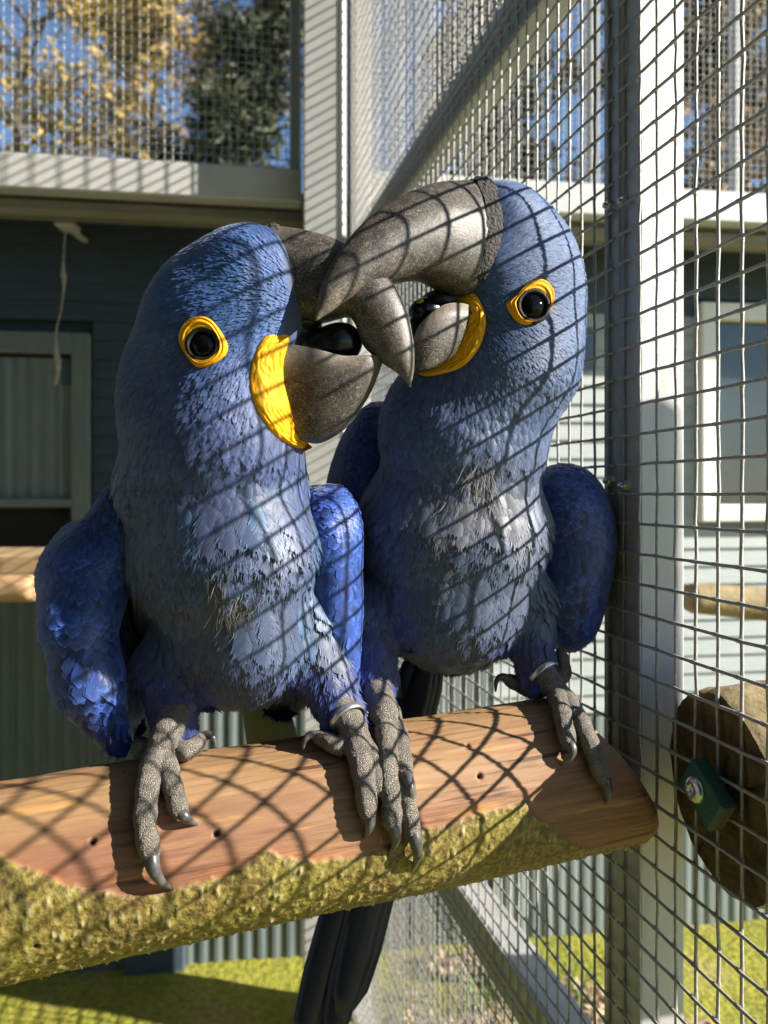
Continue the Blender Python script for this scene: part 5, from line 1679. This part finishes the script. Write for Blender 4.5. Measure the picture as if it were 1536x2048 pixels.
cfgA = dict(seed=21, base=log_hit(500, 1500), label='blue macaw standing near the shelf side, its hooked beak gripped by the other bird', body=A_bodyp, headness=A_head,
    flow=head_flow((600, 640), .566), color=A_color,
    bare=[A_eye_out, A_cheek[0] + A_cheek[1][::-1], [(560, 470), (585, 600), (570, 660), (590, 700), (600, 860), (640, 900), (800, 800), (820, 500), (620, 440)]],
    down=[(445, 1150, 16, .017, 60, (0.1, 0, -1)), (455, 1205, 17, .018, 80, (0.1, 0, -1)), (490, 1195, 15, .014, 50, (-.2, 0, -1)), (310, 1132, 22, .012, 40, (-.5, 0, -.6)), (272, 1030, 16, .012, 30, (-.3, 0, -1)), (600, 1040, 14, .010, 20, (.3, 0, -1))],
    wings=[dict(prims=A_wingL, flow=lambda P: nrm(np.stack([(P[:, 0] - shA[0]) * .2 + (CZ - .03 - P[:, 2] > .1) * .35 - .1, .25 + 0 * P[:, 0], -1 + 0 * P[:, 0]], 1)),
                size=lambda P: np.clip(.011 + (1.22 - P[:, 2]) * .08, .010, .022), tint=1.0,
                quills=[(at(150 + 6 * i, 1290 + 8 * i, .64 + .006 * i), at(232 - 3 * i, 1478 - 6 * i, .612 + .012 * i), .011, (-.9, -.5, .1)) for i in range(6)]),
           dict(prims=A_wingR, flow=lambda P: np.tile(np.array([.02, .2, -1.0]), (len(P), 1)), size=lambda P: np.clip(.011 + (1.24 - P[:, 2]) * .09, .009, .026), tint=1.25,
                quills=[(at(690 - 4 * i, 1250, .61 + .006 * i), at(698 - 5 * i, 1400 - 10 * i, .63 + .008 * i), .011, (.4, -.9, .1)) for i in range(5)])],
    tail=[(at(500 + 14 * i, 1360, .70 + .002 * i), at(560 + 26 * i, 1780 + 12 * i, .90), .016, (0, -1, .2)) for i in range(4)],
    plane_u=A_plane, plane_l=A_plane, upper=A_upper, lower=A_lower,
    mouth=[E(570, 676, .566, 40, 42, .017), E(612, 690, .566, 40, 22, .015), E(600, 650, .566, 45, 16, .016)],
    tongue=[E(625, 700, .563, 40, 26, .012), E(655, 694, .562, 36, 26, .012), E(688, 684, .561, 36, 36, .0125)], tspot=[E(643, 688, .5535, 13, 9, .0035, -20)],
    eye=(408, 691), eye_r=33, eye_outline=A_eye_out, cheek=A_cheek, cheekY=.548, cere=[(536, 452, 553, 652, .0208), (546, 450, 564, 656, .0222), (556, 452, 572, 656, .0220), (564, 456, 580, 654, .0212)],
    feet=[dict(foot=(log_hit(325, 1490, .013), at(350, 1425, .568),
                     [toe([(328, 1488), (305, 1530), (294, 1590), (290, 1650), (300, 1705)], .0085, [.0115, .0105, .0095, .0088, .0086]),
                      toe([(325, 1495), (338, 1545), (350, 1590), (358, 1622)], .0075, [.0105, .0088, .0080, .0078]),
                      toe([(335, 1488), (368, 1502), (390, 1492), (404, 1478)], .0080, [.0100, .0085, .0078, .0066]),
                      toe([(320, 1490), (288, 1502), (278, 1492)], .0080, [.0095, .0085, .0075])],
                     [(clawpts([(300, 1700), (306, 1735), (322, 1762), (346, 1779)], [.008, .0105, .0075, .001]), .0058),
                      (clawpts([(358, 1618), (368, 1632), (380, 1642), (395, 1649)], [.0075, .009, .006, .001]), .0048),
                      (clawpts([(400, 1480), (414, 1470), (426, 1476), (431, 1494)], [.008, .011, .009, .002]), .0046)], .0105)),
          dict(foot=(log_hit(708, 1462, .014), at(680, 1405, .580),
                     [toe([(708, 1462), (718, 1505), (728, 1560), (736, 1625)], .0090, [.0125, .0118, .0095, .0085]),
                      toe([(705, 1465), (680, 1492), (655, 1482), (636, 1474)], .0075, [.0105, .0085, .0078, .0062]),
                      toe([(715, 1470), (748, 1520), (762, 1580)], .0075, [.0100, .0080, .0070])],
                     [(clawpts([(736, 1622), (740, 1645), (736, 1662), (727, 1677)], [.0085, .010, .007, .001]), .0050),
                      (clawpts([(640, 1474), (622, 1470), (610, 1480), (606, 1499)], [.0075, .010, .008, .002]), .0042)], .0105),
               ring=(.0132, .0030))])
birdA, bvhA = build_macaw(cfgA)

# ---------------------------------------------------------------- right bird
yb = math.radians(33)
B_plane = Plane(at(945, 480, .602), (-math.cos(yb), -math.sin(yb), 0))
B_plane_l = Plane(at(945, 480, .612), (-math.cos(yb), -math.sin(yb), 0))
B_bodyp = [E(1036, 580, .632, 146, 192, .046, -10, 30), E(988, 466, .628, 86, 90, .040), E(965, 560, .622, 62, 90, .036), E(1010, 720, .632, 150, 150, .052, -12),
           E(930, 860, .645, 168, 170, .056), E(908, 1050, .660, 186, 185, .066), E(905, 1185, .668, 150, 128, .066), E(910, 1100, .705, 165, 230, .06),
           E(900, 1240, .71, 110, 80, .05),
           Cn(at(742, 1210, .650), at(752, 1375, .632), .024, .0125), Cn(at(1045, 1190, .668), at(1070, 1322, .652), .025, .0130)]
def B_head(px, P):
    return np.clip((960 - px[:, 1]) / 260, 0, 1)
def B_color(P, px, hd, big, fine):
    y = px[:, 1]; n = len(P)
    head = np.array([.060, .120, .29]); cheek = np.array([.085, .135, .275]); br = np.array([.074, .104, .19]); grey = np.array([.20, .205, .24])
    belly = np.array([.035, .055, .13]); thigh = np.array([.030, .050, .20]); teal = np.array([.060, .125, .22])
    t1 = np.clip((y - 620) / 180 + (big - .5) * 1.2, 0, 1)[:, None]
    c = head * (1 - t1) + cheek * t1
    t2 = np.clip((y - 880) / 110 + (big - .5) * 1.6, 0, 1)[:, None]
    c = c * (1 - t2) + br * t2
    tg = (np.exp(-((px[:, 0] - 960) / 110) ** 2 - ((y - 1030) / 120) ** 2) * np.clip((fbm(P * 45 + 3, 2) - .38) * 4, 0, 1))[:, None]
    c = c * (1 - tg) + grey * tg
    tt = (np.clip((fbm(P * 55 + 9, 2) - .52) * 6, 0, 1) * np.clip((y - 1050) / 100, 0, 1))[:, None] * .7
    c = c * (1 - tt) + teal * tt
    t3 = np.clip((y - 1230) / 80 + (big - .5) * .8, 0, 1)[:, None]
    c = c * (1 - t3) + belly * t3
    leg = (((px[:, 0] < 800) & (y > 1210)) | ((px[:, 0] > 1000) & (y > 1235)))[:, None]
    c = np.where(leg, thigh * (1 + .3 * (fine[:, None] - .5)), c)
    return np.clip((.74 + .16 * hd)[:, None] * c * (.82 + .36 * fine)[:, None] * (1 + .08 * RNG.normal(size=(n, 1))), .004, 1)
B_eye_out = [(1012, 605), (1030, 592), (1050, 570), (1072, 558), (1094, 562), (1107, 580), (1107, 604), (1096, 628), (1070, 645), (1044, 650), (1024, 634)]
B_cheek = ([(945, 580), (962, 604), (973, 640), (966, 680), (947, 714), (922, 736), (890, 747), (855, 753), (832, 747)],
           [(888, 597), (905, 604), (917, 625), (919, 652), (911, 682), (897, 706), (879, 723), (858, 735), (838, 741)])
B_upper = [(1000, 392, 960, 585, .0195), (968, 370, 942, 600, .0245), (925, 362, 905, 590, .0250), (860, 369, 850, 562, .0235), (790, 398, 792, 566, .0205), (722, 450, 742, 578, .0165),
           (672, 513, 702, 596, .0120), (643, 575, 668, 620, .0075), (629, 640, 632, 643, .0006)]
B_lower = [(915, 622, 886, 722, .0185), (890, 616, 870, 732, .0190), (862, 618, 850, 742, .0180), (842, 632, 834, 746, .0150), (826, 655, 823, 735, .0100), (818, 690, 817, 705, .0040)]
B_wingR = [E(1120, 1010, .700, 70, 85, .040, 20), E(1147, 1085, .690, 84, 120, .032, 4), E(1135, 1180, .690, 70, 105, .030, -12), E(1110, 1130, .72, 70, 150, .045)]
B_wingL = [E(735, 990, .715, 85, 190, .045, 10), E(742, 1160, .715, 50, 170, .04)]
cfgB = dict(seed=33, base=log_hit(930, 1430), label='blue macaw perched against the mesh posts, biting over the other bird\'s beak', body=B_bodyp, headness=B_head,
    flow=head_flow((900, 600), .600), color=B_color,
    bare=[B_eye_out, B_cheek[0] + B_cheek[1][::-1], [(945, 395), (925, 470), (930, 560), (918, 600), (925, 660), (880, 730), (830, 750), (700, 700), (620, 560), (760, 380), (900, 350)]],
    down=[(962, 945, 16, .018, 60, (0.05, 0, -1)), (985, 985, 14, .014, 30, (.1, 0, -1)), (900, 1010, 20, .012, 24, (-.2, 0, -1))],
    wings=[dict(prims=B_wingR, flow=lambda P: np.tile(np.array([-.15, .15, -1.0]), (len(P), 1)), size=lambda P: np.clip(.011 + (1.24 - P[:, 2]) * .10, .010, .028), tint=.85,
                quills=[(at(1150 - 6 * i, 1190, .69 + .006 * i), at(1092 - 3 * i, 1288 - 4 * i, .70 + .008 * i), .011, (.5, -.8, .1)) for i in range(5)]),
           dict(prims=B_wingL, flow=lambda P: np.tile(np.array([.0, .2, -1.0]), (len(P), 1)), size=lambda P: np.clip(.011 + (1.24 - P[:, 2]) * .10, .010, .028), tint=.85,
                quills=[(at(745 - 8 * i, 1220, .73), at(790 - 14 * i, 1420, .76), .011, (-.3, -.9, .1)) for i in range(4)])],
    tail=[(at(830 + 10 * i, 1300, .76 + .003 * (i % 3)), at(600 + 20 * i, 2090 - 14 * i * (i > 3), .70 + .004 * (i % 3)), .0165, (0.1, -1, .1)) for i in range(6)],
    plane_u=B_plane, plane_l=B_plane_l, upper=B_upper, lower=B_lower,
    mouth=[E(912, 598, .612, 32, 26, .018), E(880, 606, .605, 40, 26, .016), E(900, 640, .62, 30, 40, .014)],
    tongue=[E(845, 622, .596, 26, 22, .010), E(868, 626, .602, 24, 20, .010)], tspot=[E(842, 606, .5895, 10, 8, .0035)],
    eye=(1064, 614), eye_r=33, eye_outline=B_eye_out, cheek=B_cheek, cheekY=.60, cere=[(988, 372, 962, 602, .0245), (972, 362, 948, 606, .0268), (955, 358, 934, 603, .0270), (938, 360, 920, 594, .0256)],
    feet=[dict(foot=(log_hit(768, 1428, .014), at(752, 1372, .632),
                     [toe([(768, 1425), (775, 1480), (776, 1540), (782, 1600), (784, 1645)], .0085, [.0125, .0105, .0090, .0085, .0085]),
                      toe([(780, 1425), (800, 1480), (808, 1540), (817, 1605), (824, 1668)], .0065, [.0105, .0085, .0078, .0075, .0078]),
                      toe([(765, 1428), (735, 1418), (710, 1412)], .0085, [.0105, .0100, .0080])],
                     [(clawpts([(785, 1640), (791, 1665), (789, 1688), (776, 1710)], [.0085, .0105, .0075, .001]), .0056),
                      (clawpts([(824, 1662), (833, 1690), (834, 1716), (822, 1742)], [.0065, .0095, .0075, .001]), .0056),
                      (clawpts([(812, 1548), (820, 1575), (822, 1598), (816, 1620)], [.010, .0125, .010, .004]), .0045)], .0110)),
          dict(foot=(log_hit(1100, 1368, .014), at(1070, 1318, .650),
                     [toe([(1102, 1368), (1120, 1405), (1128, 1445), (1136, 1482)], .0085, [.0120, .0095, .0085, .0080]),
                      toe([(1105, 1370), (1142, 1410), (1168, 1458), (1190, 1512), (1206, 1556)], .0080, [.0115, .0095, .0088, .0085, .0078]),
                      toe([(1098, 1370), (1070, 1380), (1045, 1372), (1018, 1360)], .0080, [.0100, .0092, .0085, .0070]),
                      ([log_hit(1108, 1365, .012), at(1128, 1345, .668), at(1122, 1305, .672)], [.009, .008, .0065])],
                     [(clawpts([(1136, 1478), (1144, 1498), (1140, 1516), (1121, 1531)], [.008, .0105, .0075, .001]), .0050),
                      (clawpts([(1206, 1550), (1215, 1572), (1217, 1590), (1212, 1608)], [.008, .0095, .007, .001]), .0052),
                      (clawpts([(1022, 1361), (1004, 1354), (993, 1362), (991, 1384)], [.008, .011, .009, .003]), .0044)], .0105),
               ring=(.0132, .0030))])
birdB, bvhB = build_macaw(cfgB)
